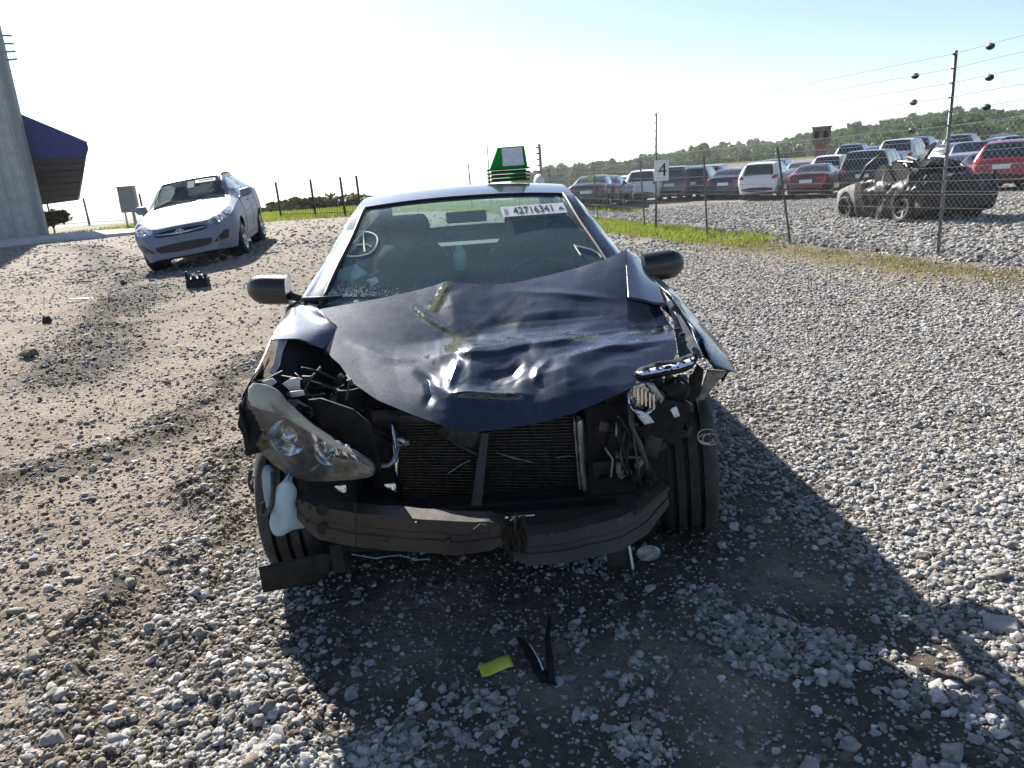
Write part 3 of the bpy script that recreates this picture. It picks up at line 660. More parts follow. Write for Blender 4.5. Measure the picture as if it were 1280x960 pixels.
def parked_car(kind, name, loc, rz, pm, label, cat='car', group='cars parked in the lot beyond the fence', lean=0.):
    root = empty(name, loc, rz, label, cat, group); c = CARS[kind]
    if kind in PROTO:
        for src in PROTO[kind].children:
            k = src.copy(); COL.objects.link(k); k.parent = root
            if src.name.split('.')[0] in ('body', 'door_mirror'): k.material_slots[0].link = 'OBJECT'; k.material_slots[0].material = pm
            for g in src.children: h = g.copy(); COL.objects.link(h); h.parent = k
        return root
    PROTO[kind] = root; bv = c.bvh(); L_ = c.L
    b = c.mesh('body').build('body', pm, root, smooth=True, angle=38)
    MB().box((0, L_*.5, c.rw+.02), (1.2, L_*.86, .25)).build('underbody', LINER, root)
    for k, nm in (('windshield', 'windshield'), ('rear_window', 'rear_window')): c.mesh(k, inset=.004).build(nm, DARKGLASS, root, smooth=True)
    for k in range(len(c.side)):
        for sd in (1, -1): c.mesh('side_window_%d' % k, sides=(sd,), inset=.008).build('side_window', DARKGLASS, root, smooth=True)
    big = kind in ('suv', 'bigsuv', 'van'); zt = 1.0 if big else .92
    for sd in (1, -1):
        if big: tl = [(sd*.58, zt-.08), (sd*.86, zt-.04), (sd*.87, zt+.13), (sd*.66, zt+.10)]
        else: tl = [(sd*.42, zt-.10), (sd*.82, zt-.12), (sd*.84, zt+.04), (sd*.48, zt+.03)]
        patch(bv, 'rear', tl, 'tail_light', REDL, root, .008, .05, 2)
        patch(bv, 'front', [(sd*.45, .66+.2*big), (sd*.80, .70+.2*big), (sd*.84, .80+.2*big), (sd*.55, .76+.2*big)], 'headlight', LAMPW, root, .006, .05, 2)
        for a in c.axles:
            wheel(root, (sd*(c.W/2-.115 if kind != 'bigsuv' else .87), a, c.rw), c.rw, .21, sd)
        mirror_pod(root, sd*.87, c.cowl+.42, 1.0 if not big else 1.13, sd, pm)
    patch(bv, 'rear', [(-.26, zt-.24), (.26, zt-.24), (.26, zt-.10), (-.26, zt-.10)], 'license_plate', WHITEP, root, .008, .06)
    patch(bv, 'rear', [(-.70, .34+.06*big), (.70, .34+.06*big), (.64, .50+.08*big), (-.64, .50+.08*big)], 'bumper_insert', BLACK, root, .008, .06, 1)
    patch(bv, 'front', [(-.45, .40+.1*big), (.45, .40+.1*big), (.5, .54+.15*big), (-.5, .54+.15*big)], 'grille', BLACK, root, .006, .06, 1)
    for sd in ('+', '-'): patch(bv, 'side'+sd, [(c.axles[0]+.5, .26+.05*big), (c.axles[1]-.5, .26+.05*big), (c.axles[1]-.52, .33+.05*big), (c.axles[0]+.52, .33+.05*big)], 'sill_trim', BLACK, root, .006, .12)
    for ch in list(root.children):
        if ch.name.split('.')[0] in ('body', 'door_mirror'): ch.material_slots[0].link = 'OBJECT'; ch.material_slots[0].material = pm
    return root
# ------------------------------------------------------------------ parked cars beyond the fence (rear towards the camera)
P_WHITE = paint('paint_white', (.80, .80, .81), .04, .35, 0.); P_SILV = paint('paint_silver', (.42, .44, .46), .1, .3, .7); P_BLACK = paint('paint_black', (.010, .010, .012), .03)
P_RED = paint('paint_red', (.28, .012, .02), .08); P_MAROON = paint('paint_maroon', (.12, .010, .018), .08); P_GREY = paint('paint_grey', (.10, .105, .11), .05)
P_NAVY = paint('paint_navy', (.015, .02, .045), .04); P_BLUE = paint('paint_steel_blue', (.10, .16, .26), .1); P_PEARL = paint('paint_pearl', (.74, .75, .76), .04, .35, .1)
LOT = [  # kind, pixel of the rear bumper foot centre, heading (deg, 0 = facing straight away), paint, name, label
 ('sedan', (733, 262), -8, P_BLACK, 'parked_car', 'black car at the left end of the parked row, half hidden by wrecked car'),
 ('sedan', (750, 261), -10, P_NAVY, 'parked_car', 'dark sedan squeezed in left of the pale sedan in the parked row'),
 ('sedan', (771, 257), -14, P_PEARL, 'parked_car', 'pale sedan with red tail lamps between the two leftmost thin fence posts'),
 ('suv', (801, 255), -14, P_WHITE, 'parked_car', 'white crossover with black rear glass behind the third thin fence post'),
 ('van', (836, 252), -26, P_GREY, 'parked_van', 'grey van directly behind the white number board'),
 ('suv', (863, 250), -12, P_BLACK, 'parked_car', 'black crossover just right of the number board'),
 ('sedan', (903, 250), -14, P_NAVY, 'parked_car', 'dark blue sedan with white plate left of the white crossover'),
 ('suv', (946, 251), -16, P_WHITE, 'parked_car', 'white crossover with wide black rear window next to the maroon sedan'),
 ('sedan', (1006, 249), -20, P_MAROON, 'parked_car', 'maroon sedan behind the leaning wire fence post'),
 ('bigsuv', (1076, 245), -16, P_BLACK, 'parked_car', 'large boxy black SUV left of the burnt wreck'),
 ('suv', (1248, 240), -18, P_RED, 'parked_car', 'bright red SUV at the right edge of the lot'),
 ('sedan', (994, -42), -18, P_SILV, 'parked_car', 'silver sedan peeking over the maroon sedan in the second row'),
 ('suv', (1031, -40), -20, P_PEARL, 'parked_car', 'pale crossover behind the maroon sedan, left of the boxy black SUV'),
 ('suv', (1058, -50), -16, P_NAVY, 'parked_car', 'dark blue crossover roof showing furthest back above the pale one'),
 ('sedan', (1100, -38), -22, P_GREY, 'parked_car', 'dark grey sedan tucked behind the right side of the boxy black SUV'),
 ('bigsuv', (1116, -42), -22, P_WHITE, 'parked_car', 'white truck-like SUV above the nose of the burnt wreck'),
 ('sedan', (1165, -29), -60, P_SILV, 'parked_car', 'silver car right above the roof of the burnt wreck'),
 ('suv', (1168, -38), -70, P_BLUE, 'parked_car', 'steel blue SUV in the back row left of the tall post'),
 ('sedan', (1212, -42), -75, P_SILV, 'parked_car', 'pale car in the back row between the tall post and the red SUV'),
 ('bigsuv', (1268, -33), -70, P_BLACK, 'parked_car', 'black SUV roof rising behind the red SUV at the frame edge'),
 ('sedan', (1085, -46), -18, P_BLUE, 'parked_car', 'blue sedan showing between the boxy black SUV and the white one'),
 ('suv', (1137, -47), -20, P_BLACK, 'parked_car', 'black crossover behind the roof of the burnt wreck'),
 ('sedan', (1152, -54), -20, P_PEARL, 'parked_car', 'pale sedan roof in the farthest row above the burnt wreck'),
 ('suv', (1190, -49), -20, P_GREY, 'parked_car', 'grey crossover just left of the tall post in the farthest row'),
 ('sedan', (1238, -46), -20, P_BLACK, 'parked_car', 'black car roof peeking over the left half of the red SUV'),
 ('suv', (962, -45), -18, P_GREY, 'parked_car', 'grey crossover roof between the white crossover and the maroon sedan'),
 ('sedan', (925, -44), -18, P_SILV, 'parked_car', 'silver roof behind the gap left of the white crossover'),
 ('suv', (884, -44), -18, P_SILV, 'parked_car', 'silver crossover behind the gap right of the black crossover'),
]
for kind, (px, py), hd, pm, nm, lb in LOT:
    if py < 0: p = at(px, 230, -py); p.z = gzs(p.x, p.y)      # cars of the back rows: bearing and distance
    else:
        p = onground(px, py)
        for _ in range(5): p = onground(px, py, gzs(p.x, p.y))
    c = CARS[kind]
    a = -atan2(p.x, p.y)-radians(12 if hd > -50 else -hd-20)                     # car faces away: local front (-y) must point to +Y, so turn by 180 deg
    rz = pi+a; off = Matrix.Rotation(rz, 3, 'Z') @ Vector((0, c.L, 0)); q = p-off
    parked_car(kind, nm, (q.x, q.y, gzs(p.x, p.y)), rz, pm, lb, 'van' if 'van' in nm else 'car')
# ------------------------------------------------------------------ lettering
def text_mesh(txt, size, name, m, parent, M, extrude=.0008):
    cu = bpy.data.curves.new(name, 'FONT'); cu.body = txt; cu.size = size; cu.extrude = extrude; cu.align_x = 'CENTER'; cu.align_y = 'CENTER'
    o = bpy.data.objects.new(name, cu); COL.objects.link(o); bpy.context.view_layer.update()
    me = bpy.data.meshes.new_from_object(o.evaluated_get(bpy.context.evaluated_depsgraph_get())); bpy.data.objects.remove(o)
    me.transform(M); me.materials.clear(); me.materials.append(m); r = bpy.data.objects.new(name, me); COL.objects.link(r); r.parent = parent; return r
# ------------------------------------------------------------------ hill on the right with its wood
def crown_tree(name, m, nvar=5):
    """leafy crowns: small leaf faces spread over lumpy balls, picked at random per point"""
    g = bpy.data.node_groups.new(name, 'GeometryNodeTree')
    g.interface.new_socket('Geometry', in_out='INPUT', socket_type='NodeSocketGeometry'); g.interface.new_socket('Geometry', in_out='OUTPUT', socket_type='NodeSocketGeometry')
    N, L = g.nodes, g.links; gi = N.new('NodeGroupInput'); go = N.new('NodeGroupOutput'); g2i = N.new('GeometryNodeGeometryToInstance')
    for k in range(nvar):
        ic = N.new('GeometryNodeMeshIcoSphere'); ic.inputs['Radius'].default_value = 1; ic.inputs['Subdivisions'].default_value = 4
        ps = N.new('GeometryNodeInputPosition'); ad = N.new('ShaderNodeVectorMath'); ad.operation = 'ADD'; ad.inputs[1].default_value = (k*7.3, k*3.1, k*1.7); L.new(ps.outputs[0], ad.inputs[0])
        nz = N.new('ShaderNodeTexNoise'); nz.inputs['Scale'].default_value = 1.9; nz.inputs['Detail'].default_value = 3; L.new(ad.outputs[0], nz.inputs['Vector'])
        sb = N.new('ShaderNodeVectorMath'); sb.operation = 'SUBTRACT'; sb.inputs[1].default_value = (.5, .5, .5); L.new(nz.outputs['Color'], sb.inputs[0])
        sc = N.new('ShaderNodeVectorMath'); sc.operation = 'SCALE'; sc.inputs[3].default_value = 2.0; L.new(sb.outputs[0], sc.inputs[0])
        sp = N.new('GeometryNodeSetPosition'); L.new(ic.outputs[0], sp.inputs['Geometry']); L.new(sc.outputs[0], sp.inputs['Offset'])
        dp = N.new('GeometryNodeDistributePointsOnFaces'); dp.inputs['Density'].default_value = 26; dp.inputs['Seed'].default_value = k; L.new(sp.outputs[0], dp.inputs['Mesh'])
        le = N.new('GeometryNodeMeshGrid'); le.inputs['Size X'].default_value = .34; le.inputs['Size Y'].default_value = .22; le.inputs['Vertices X'].default_value = 2; le.inputs['Vertices Y'].default_value = 2
        rv = N.new('FunctionNodeRandomValue'); rv.data_type = 'FLOAT_VECTOR'; rv.inputs[0].default_value = (0, 0, 0); rv.inputs[1].default_value = (6.3, 6.3, 6.3)
        ii = N.new('GeometryNodeInstanceOnPoints'); L.new(dp.outputs['Points'], ii.inputs['Points']); L.new(le.outputs[0], ii.inputs['Instance']); L.new(rv.outputs[0], ii.inputs['Rotation'])
        rl = N.new('GeometryNodeRealizeInstances'); L.new(ii.outputs[0], rl.inputs[0])
        s2 = N.new('GeometryNodeTransform'); s2.inputs['Scale'].default_value = (.72, .72, .72); L.new(sp.outputs[0], s2.inputs[0])
        jn = N.new('GeometryNodeJoinGeometry'); L.new(rl.outputs[0], jn.inputs[0]); L.new(s2.outputs[0], jn.inputs[0])
        sm_ = N.new('GeometryNodeSetMaterial'); sm_.inputs['Material'].default_value = m; L.new(jn.outputs[0], sm_.inputs[0]); L.new(sm_.outputs[0], g2i.inputs[0])
    ip = N.new('GeometryNodeInstanceOnPoints'); ip.inputs['Pick Instance'].default_value = True
    def na(n, t):
        q = N.new('GeometryNodeInputNamedAttribute'); q.data_type = t; q.inputs[0].default_value = n; return q.outputs[0]
    L.new(gi.outputs[0], ip.inputs['Points']); L.new(g2i.outputs[0], ip.inputs['Instance'])
    L.new(na('pick', 'INT'), ip.inputs['Instance Index']); L.new(na('rot', 'FLOAT_VECTOR'), ip.inputs['Rotation']); L.new(na('size', 'FLOAT_VECTOR'), ip.inputs['Scale'])
    L.new(ip.outputs[0], go.inputs[0]); return g
HILL = [(650, 262), (675, 238), (697, 226), (745, 219), (789, 216), (815, 208), (861, 202), (899, 196), (960, 189), (1049, 177), (1114, 166), (1159, 159), (1201, 156), (1280, 154), (1400, 150), (1600, 150), (1900, 175)]
def make_hill():
    pts = []; 
    for k, (px, py) in enumerate(HILL):
        Y = 900-min(420, max(0, (px-640)*.75)); p = at(px, py, Y); pts.append((atan2(p.x, p.y), p.z-1.8, math.hypot(p.x, p.y)))
    A = np.array([p[0] for p in pts]); Hh = np.array([p[1] for p in pts]); D = np.array([p[2] for p in pts])
    az = np.linspace(A[0], A[-1], 150); V = []; n = 26
    hz = np.interp(az, A, Hh); dd = np.interp(az, A, D)
    for a, h, d in zip(az, hz, dd):
        for k in range(n):
            t = k/(n-1); r = d*(.42+.95*t); z = -3+(h+3)*sin(min(1, t/.62)*pi/2)**1.3 if t <= .62 else h-(t-.62)*40
            x, y = r*sin(a), r*cos(a); V.append((x, y, z+(float(vnoise(np.array([x]), np.array([y]), .012, 3, 61)[0])-.5)*5*sin(pi*min(1, t*1.2))))
    m = MB(); m.v = V; m.f = [(i*n+j, (i+1)*n+j, (i+1)*n+j+1, i*n+j+1) for i in range(149) for j in range(n-1)]
    o = m.build('hill', mat('hill_turf', (.07, .085, .04), .95, var=.3, scale=.05), smooth=True); o['kind'] = 'structure'
    # crowns
    W = leafmat('wood_leaves', (.040, .078, .022), (.10, .16, .045), .3, .06)
    P, sz, rt = [], [], []
    for _ in range(7500):
        i = random.randrange(149); k = random.random()*.66*n; j = int(min(k, n-2)); f = k-j; a, b = Vector(V[i*n+j]), Vector(V[(i+1)*n+j+1]); p = a.lerp(b, random.random())
        s_ = random.uniform(1.7, 4.2)*(1 if random.random() < .85 else 1.4); P.append((p.x, p.y, p.z+s_*.45)); q = random.uniform(.75, 1.3); sz.append((s_*q, s_/q, s_*random.uniform(.8, 1.25))); rt.append((0, 0, random.uniform(0, 6.3)))
    T = crown_tree('hill_crowns', W)
    tag(scatter('hill_wood', P, sz, rt, T, 5, W), 'dense green wood covering the long hill behind the car lot', 'wood', kind='stuff')
make_hill()
# ------------------------------------------------------------------ trees and shrub
BARK = mat('bark', (.07, .055, .04), .9, var=.3, scale=20, bump=.5); LEAF = leafmat('tree_leaves', (.022, .036, .014), (.075, .10, .035), .3, .9)
def crown(mb, c, rx, rz, n, ls):
    for k in range(n):
        u = random.random(); A = random.uniform(0, 2*pi); ph = math.acos(random.uniform(-1, 1)); r = u**.4
        lump = .72+.5*noise.noise(Vector((cos(A)*1.7+c.x, sin(A)*1.7+c.y, ph*1.5)))
        p = c+Vector((rx*r*lump*sin(ph)*cos(A), rx*r*lump*sin(ph)*sin(A), rz*r*lump*cos(ph)))
        a = Vector((random.gauss(0, 1), random.gauss(0, 1), random.gauss(0, .6))).normalized(); b = a.orthogonal().normalized(); s_ = ls*random.uniform(.6, 1.3)
        mb.add([p-a*s_-b*s_*.1, p-b*s_*.55, p+a*s_, p+b*s_*.55], [(0, 1, 2, 3)])
def tree(px, py, Y, rx, label, base=None, n=2200, ls=.22, name='tree', h=None):
    top = at(px, py, Y); gx = gzs(top.x, top.y); base = gx if base is None else base
    H = top.z-base; root = empty(name, (top.x, top.y, base), random.uniform(0, 6), label, 'tree' if name == 'tree' else 'shrub', 'trees behind the distant iron fence' if name == 'tree' else None)
    t = MB().tube([(0, 0, -.1), (.05*H*.3, 0, H*.3), (0, .04*H*.3, H*.6), (.03, 0, H*.9)], [H*.035, H*.028, H*.02, H*.006], 8)
    for k in range(6):
        A = k*1.05+random.random(); z0 = H*random.uniform(.3, .6); t.tube([(0, 0, z0), (cos(A)*rx*.4, sin(A)*rx*.4, z0+H*.12), (cos(A)*rx*.75, sin(A)*rx*.75, z0+H*.24)], [H*.016, H*.010, H*.003], 5)
    t.build('trunk', BARK, root, smooth=True)
    c = MB(); crown(c, Vector((0, 0, H*.62)), rx, H*.40, n, ls)
    for k in range(4):
        A = random.uniform(0, 6.3); crown(c, Vector((cos(A)*rx*.55, sin(A)*rx*.55, H*random.uniform(.45, .78))), rx*.55, H*.22, n//3, ls)
    c.build('crown', LEAF, root, fix=False); return root
for a in ((348, 260, 56, 1.9, 'small round tree at the left end of the distant tree group'), (370, 247, 58, 2.8, 'tall dark tree second from the left behind the iron fence'), (385, 254, 62, 2.4, 'shorter tree between the two leftmost tall ones'),
          (399, 250, 64, 2.6, 'broad tree right behind the middle iron fence post'), (417, 242, 66, 3.0, 'tallest dark tree of the distant group, left of the car roof'), (434, 244, 60, 2.6, 'tree nearest the wrecked car roof at the right end of the group'), (452, 250, 68, 2.4, 'tree half hidden behind the wrecked car roof corner')):
    tree(*a)
tree(62, 262, 35, .75, 'dark leafy shrub beside the corner of the metal building', n=1200, ls=.09, name='shrub')
# ------------------------------------------------------------------ metal building, awning, walkway
METAL = mat('painted_sheet_metal', (.36, .37, .37), .45, .3, var=.08, scale=3); METAL2 = mat('metal_trim', (.26, .27, .28), .5, .3)
NAVY = mat('navy_canvas', (.025, .04, .17), .85, var=.15, scale=12); SLAT = mat('canopy_boards', (.022, .026, .05), .7, var=.25, scale=6); CONC = mat('concrete', (.52, .51, .49), .85, var=.08, scale=5, bump=.2)
BC = onground(57, 297, .30); BC.z = .28
bld = empty('metal_building', BC, 0, 'grey ribbed metal building at the left edge of the yard', 'building')
wd = Vector((-.84, -.54, 0)).normalized(); wn = Vector((wd.y, -wd.x, 0)); wn = wn if wn.y < 0 else -wn; BH = 11.5; bk = Vector((-.53, .85, 0))
MB().prism([bk*.05+wd*.05, wd*11.9+bk*.05, wd*11.9+bk*9, bk*9+wd*.05], (0, 0, BH-.05)).build('core', METAL2, bld)
for k in range(13):
    a = wd*(k*.9+.12); b = wd*((k+1)*.9+.11); poly = []; prof_ = [(0, .02), (.10, .02), (.13, .055), (.19, .055), (.22, .02), (.42, .02), (.45, .055), (.51, .055), (.54, .02), (.74, .02), (.77, .055), (.83, .055), (.86, .02), (.893, .02)]
    P0 = [a+wd*u+wn*v for u, v in prof_]; m = MB(); m.grid([[p+Vector((0, 0, 0)) for p in P0], [p+Vector((0, 0, BH)) for p in P0]]); m.build('wall_panel', METAL, bld, fix=False)
MB().bar(wn*.03, Vector((0, 0, BH))+wn*.03, .24, .24).build('corner_trim', METAL2, bld)
for k, zz in enumerate((6.9, 7.2, 7.5, 7.8)): MB().bar(Vector((.1, -.1, zz)), Vector((.62, -.16, zz-.02*k)), .07, .06).build('cable_bracket', METAL2, bld)
aw = empty('awning', at(45, 258, 32.6), 0, 'navy canvas awning hanging off the metal building', 'awning'); A0 = aw.location
def aq(px, py, Y): return at(px, py, Y)-A0
Yn, Yf = 32.2, 36.0
MB().prism([aq(18, 142, Yn), aq(108, 179, Yn), aq(110, 186, Yn), aq(107, 196, Yn), aq(29, 197, Yn)], (0, .05, 0)).build('end_panel', NAVY, aw)
rows = 7
for k in range(rows):
    t0 = k/rows; t1 = (k+.9)/rows; Y0 = Yn+.08+(Yf-Yn)*t0; Y1 = Yn+.08+(Yf-Yn)*t1
    def e(t, Y): yl = 198+(258-198)*t; xl = 30+(45-30)*t; xr = 106+(98-106)*t; yr = 197+(251-197)*t; return aq(xl, yl, Y), aq(xr, yr, Y)
    a, b = e(t0, Y0); c, d = e(t1, Y1); MB().prism([a, b, d, c], (0, .02, .05)).build('board', SLAT, aw)
MB().prism([aq(18, 141, Yn+.06), aq(109, 179, Yn+.06), aq(100, 200, Yf), aq(36, 190, Yf)], (0, .02, .06)).build('canvas_top', NAVY, aw)
MB().prism([aq(109, 181, Yn+.07), aq(107, 197, Yn+.07), aq(98.5, 251, Yf+.2), aq(101, 201, Yf+.2)], (.03, 0, 0)).build('side_curtain', NAVY, aw)
wk = [onground(-60, 317, .3), onground(60, 303, .3), onground(186, 292, .3), onground(184, 287, .3), onground(60, 295.5, .3), onground(-60, 305, .3)]
m = MB().prism([Vector((p.x, p.y, .25)) for p in wk], (0, 0, .16)); tag(m.build('walkway', CONC), None, None, kind='structure')
tw = onground(1, 301, .3); o = wheel(None, (tw.x, tw.y, .75), .33, .22, 1, radians(80), radians(12), 'spare_wheel'); tag(o, 'black tyre leaning by the wall of the metal building', 'wheel')
ub = onground(168, 286, .3); ubx = empty('utility_box', (ub.x, ub.y, .28), radians(8), 'grey utility cabinet on two posts by the concrete walkway', 'utility box')
GALV = mat('galvanised', (.30, .31, .33), .5, .6, var=.1)
MB().box((0, 0, 1.32), (.72, .34, 1.12)).build('cabinet', GALV, ubx, bevel=.012); MB().box((0, -.178, 1.32), (.64, .012, 1.02)).build('door', mat('grey_enamel', (.24, .25, .27), .5), ubx)
MB().box((0, -.02, 1.90), (.80, .44, .04)).build('rain_cap', GALV, ubx); MB().bar((.1, 0, -.1), (.1, 0, .76), .16, .1).build('post', GALV, ubx); MB().bar((-.27, .05, -.1), (-.27, .05, .76), .06).build('post', GALV, ubx)
# ------------------------------------------------------------------ distant iron picket fence
IRON = mat('black_iron', (.012, .012, .013), .6)
def iron_fence(xs, Y0, Y1, label):
    pts = [onground(px, 283-(px-60)*.034, .3) for px in xs]
    r = empty('iron_fence', (pts[0].x, pts[0].y, .3), 0, label, 'fence'); O = Vector((pts[0].x, pts[0].y, .3)); first = None
    def gp(p): return Vector((p.x, p.y, gzs(p.x, p.y)))-O
    for k, p in enumerate(pts):
        q = gp(p); MB().bar(q-Vector((0, 0, .3)), q+Vector((-.03, 0, 1.62)), .085).build('post', IRON, r)
        if k == len(pts)-1: break
        q2 = gp(pts[k+1]); n = max(2, int((q2-q).length/.16))
        for zz in (.18, 1.18): MB().bar(q+Vector((0, 0, zz)), q2+Vector((0, 0, zz)), .018, .02).build('rail', IRON, r)
        for i in range(1, n):
            b = q.lerp(q2, i/n)
            if first is None: first = MB().bar((0, 0, .05), (0, 0, 1.36), .011).add([(-.009, -.009, 1.36), (.009, -.009, 1.36), (.009, .009, 1.36), (-.009, .009, 1.36), (0, 0, 1.45)], [(0, 1, 4), (1, 2, 4), (2, 3, 4), (3, 0, 4)]).build('picket', IRON, r); o = first
            else: o = first.copy(); COL.objects.link(o)
            o.parent = r; o.location = b
for a in (([66, 112, 182], 38, 38, 'thin black picket fence between the awning and the utility cabinet'), ([352, 395, 432, 452], 38, 38, 'black picket fence with pointed posts in front of the distant trees')):
    iron_fence(*a)
# ------------------------------------------------------------------ wire fence of the car lot
STEEL = mat('post_steel', (.16, .17, .17), .5, .6, var=.2, scale=12); WIRE = mat('galvanised_wire', (.25, .26, .27), .5, .6)
fb = [onground(x, y) for x, y in ((991, 306), (885, 298), (807, 286), (748, 275))]; tp = [(972, 183), (880, 195), (800, 198), (742, 209)]
wf = empty('wire_fence', (*FP, 0), 0, 'chain link fence on thin leaning steel posts along the car lot', 'fence'); O = Vector((*FP, 0))
def tpost(b, t, parent, wdt=.045):
    m = MB().bar(b-Vector((0, 0, .2)), t, wdt, .008); m.bar(b-Vector((0, 0, .2))+Vector((0, .012, 0)), t+Vector((0, .012, 0)), .008, wdt*.8); return m.build('post', STEEL, parent)
for b, (tx, ty) in zip(fb, tp): tpost(b-O, at(tx, ty, b.y)-O, wf)
far = [Vector((FP[0]+FD[0]*t, FP[1]+FD[1]*t, 0)) for t in (-3.0, 18, 22.5, 28)]
for p in far: tpost(p-O, p+Vector((random.uniform(-.06, .06), 0, 1.85))-O, wf)
def fpt(t, z): return Vector((FD[0]*t, FD[1]*t+.0, z))+Vector((FN[0], FN[1], 0))*-.03
t0, t1, hh, dd = -4.5, 30, 1.72, .085
m = MB(); t = t0-hh
def wstrip(m, a, b, r=.0012):
    n = Vector((FN[0], FN[1], 0))*r; d = (b-a).normalized(); s_ = n.cross(d).normalized()*r
    m.add([a+n, a-n*.5+s_, a-n*.5-s_, b+n, b-n*.5+s_, b-n*.5-s_], [(0, 1, 4, 3), (1, 2, 5, 4), (2, 0, 3, 5)])
while t < t1:
    for sg in (1, -1):
        a = fpt(t, .03); b = fpt(t+hh, .03+hh)
        if sg < 0: a, b = fpt(t+hh, .03), fpt(t, .03+hh)
        wstrip(m, a, b)
    t += dd
tag(m.build('chain_link_mesh', WIRE, wf, fix=False), kind='stuff')
for z in (.06, .9, 1.74):
    m = MB(); wstrip(m, fpt(t0, z), fpt(t1, z), .0022); m.build('tension_wire', WIRE, wf, fix=False)
yt = at(738, 222, fb[3].y); MB().box(yt-O, (.13, .01, .22)).build('yellow_tag', mat('yellow_tag', (.55, .50, .10), .6), wf)
# electric wires on tall posts
ef = empty('electric_fence', (*FP, 0), 0, 'tall electric security fence strung with thin wires in front of the car lot', 'fence')
T1 = onground(1172, 322); T2 = onground(820, 288); tops = [at(1195, 63, T1.y), at(820, 141, T2.y)]
far3 = Vector((FP[0]+FD[0]*28, FP[1]+FD[1]*28, 0)); near0 = Vector((FP[0]-FD[0]*7.5, FP[1]-FD[1]*7.5, 0)); lst = [(near0, near0+Vector((.15, 0, 3.0))), (T1, tops[0]), (T2, tops[1]), (far3, far3+Vector((0, 0, 3)))]
for b, t_ in lst: MB().tube([b-Vector((0, 0, .2))-O, t_-O], .024, 8).build('post', STEEL, ef, smooth=True)
INS = mat('black_insulator', (.01, .01, .011), .5)
for k in range(14):
    f = .985-k*.0665; m = MB(); P = [b.lerp(t_, f)-O-Vector((FN[0], FN[1], 0))*.03 for b, t_ in lst]
    for a, b in zip(P[:-1], P[1:]): wstrip(m, a, b, .0026)
    m.build('wire', WIRE, ef, fix=False)
    for p in P: MB().box(p+Vector((FN[0], FN[1], 0))*.0, (.022, .034, .022)).build('insulator', INS, ef)
def on_wire(px, py):
    # point over the near bay at that pixel
    best = None
    for i in range(200):
        Y = 7+i*.04; p = at(px, py, Y); o_ = fence_off(p.x, p.y)
        if best is None or abs(o_) < best[0]: best = (abs(o_), p)
    return best[1]
for px, py in ((1238, 58), (1237, 97), (1233, 134), (1144, 95), (1142, 128), (1140, 163)):
    p = on_wire(px, py)-O; mb = MB().lathe([(.0, -.045), (.030, -.04), (.040, -.012), (.040, .012), (.030, .04), (0, .045)], 12, Matrix.Translation(p) @ Matrix.Rotation(atan2(FD[1], FD[0]), 4, 'Z')); mb.build('wire_tensioner', INS, ef, smooth=True, angle=30)
# number board on the tall post
nb = T2.lerp(tops[1], .50); c4 = at(827, 213, T2.y-.06); board = empty('number_board', c4, radians(-3), 'white board with a black number 4 hung on a tall post', 'sign')
MB().box((0, 0, 0), (.33, .012, .47)).build('panel', mat('white_board', (.78, .78, .77), .5, var=.04), board)
text_mesh('4', .42, 'number', PRINT, board, Matrix.Translation((.02, -.008, 0)) @ Matrix.Rotation(radians(90), 4, 'X'), .001)
# insulator post with small dish far behind the wrecked car roof
ip = at(678, 230, 36); ipz = gzs(ip.x, ip.y); g = empty('insulator_post', (ip.x, ip.y, ipz), 0, 'dark post with a ladder of insulators rising behind the car roof', 'post'); h = at(675, 180, 36).z-ipz
MB().bar((0, 0, -.2), (-.05, 0, h), .16, .12).build('shaft', STEEL, g)
for k in range(7): MB().bar((-.06, 0, h-.15-k*.27), (-.22, 0, h-.15-k*.27), .06).build('insulator', INS, g)
dh = MB().lathe([(0, 0), (.16, .02), (.30, .07), (.42, .16), (.41, .17), (.29, .09), (0, .03)], 20, Matrix.Translation((-.3, -.3, h-1.75)) @ Matrix.Rotation(radians(35), 4, 'Z')); dh.build('dish', WHITEP, g, smooth=True)
sp = at(588, 228, 34); spz = gzs(sp.x, sp.y); o = MB().tube([(sp.x, sp.y, spz-.2), (sp.x-.03, sp.y, at(588, 203, 34).z)], [.05, .025], 8).build('thin_pole', STEEL, smooth=True); tag(o, 'thin lone pole standing behind the wrecked car roof', 'pole')
# brick tower
BRK = mat('tower_brick', (.20, .085, .06), .85, var=.25, scale=4); WOODB = mat('weathered_boards', (.13, .10, .08), .85, var=.3, scale=3)
tb = at(1026, 192, 95); tw_ = empty('brick_tower', (tb.x, tb.y, gzs(tb.x, tb.y)), radians(-25), 'square brick tower with a wider boarded top beyond the parked cars', 'tower'); z0 = at(1026, 180, 95).z-tw_.location.z; z1 = at(1025, 160, 95).z-tw_.location.z
MB().box((0, 0, z0/2-.2), (1.3, 1.3, z0+.4)).build('shaft', BRK, tw_); MB().box((0, 0, (z0+z1)/2), (2.05, 2.05, z1-z0)).build('top_box', WOODB, tw_); MB().box((0, 0, z1+.08), (2.3, 2.3, .16)).build('roof', mat('tower_roof', (.16, .09, .07), .8), tw_)
for sg in (-.5, .5): MB().box((sg, -1.03, (z0+z1)/2+.1), (.5, .04, .9)).build('window', LINER, tw_)
wt = at(914, 191, 420); wtk = empty('water_tank', wt, 0, 'tiny water tank on legs on the hill crest', 'tank'); MB().lathe([(0, 1.2), (1.4, 1.0), (1.9, .3), (1.9, -.6), (0, -1.0)], 14, Matrix.Translation((0, 0, 3.2)) @ Matrix.Rotation(radians(-90), 4, 'Y')).build('tank', STEEL, wtk, smooth=True)
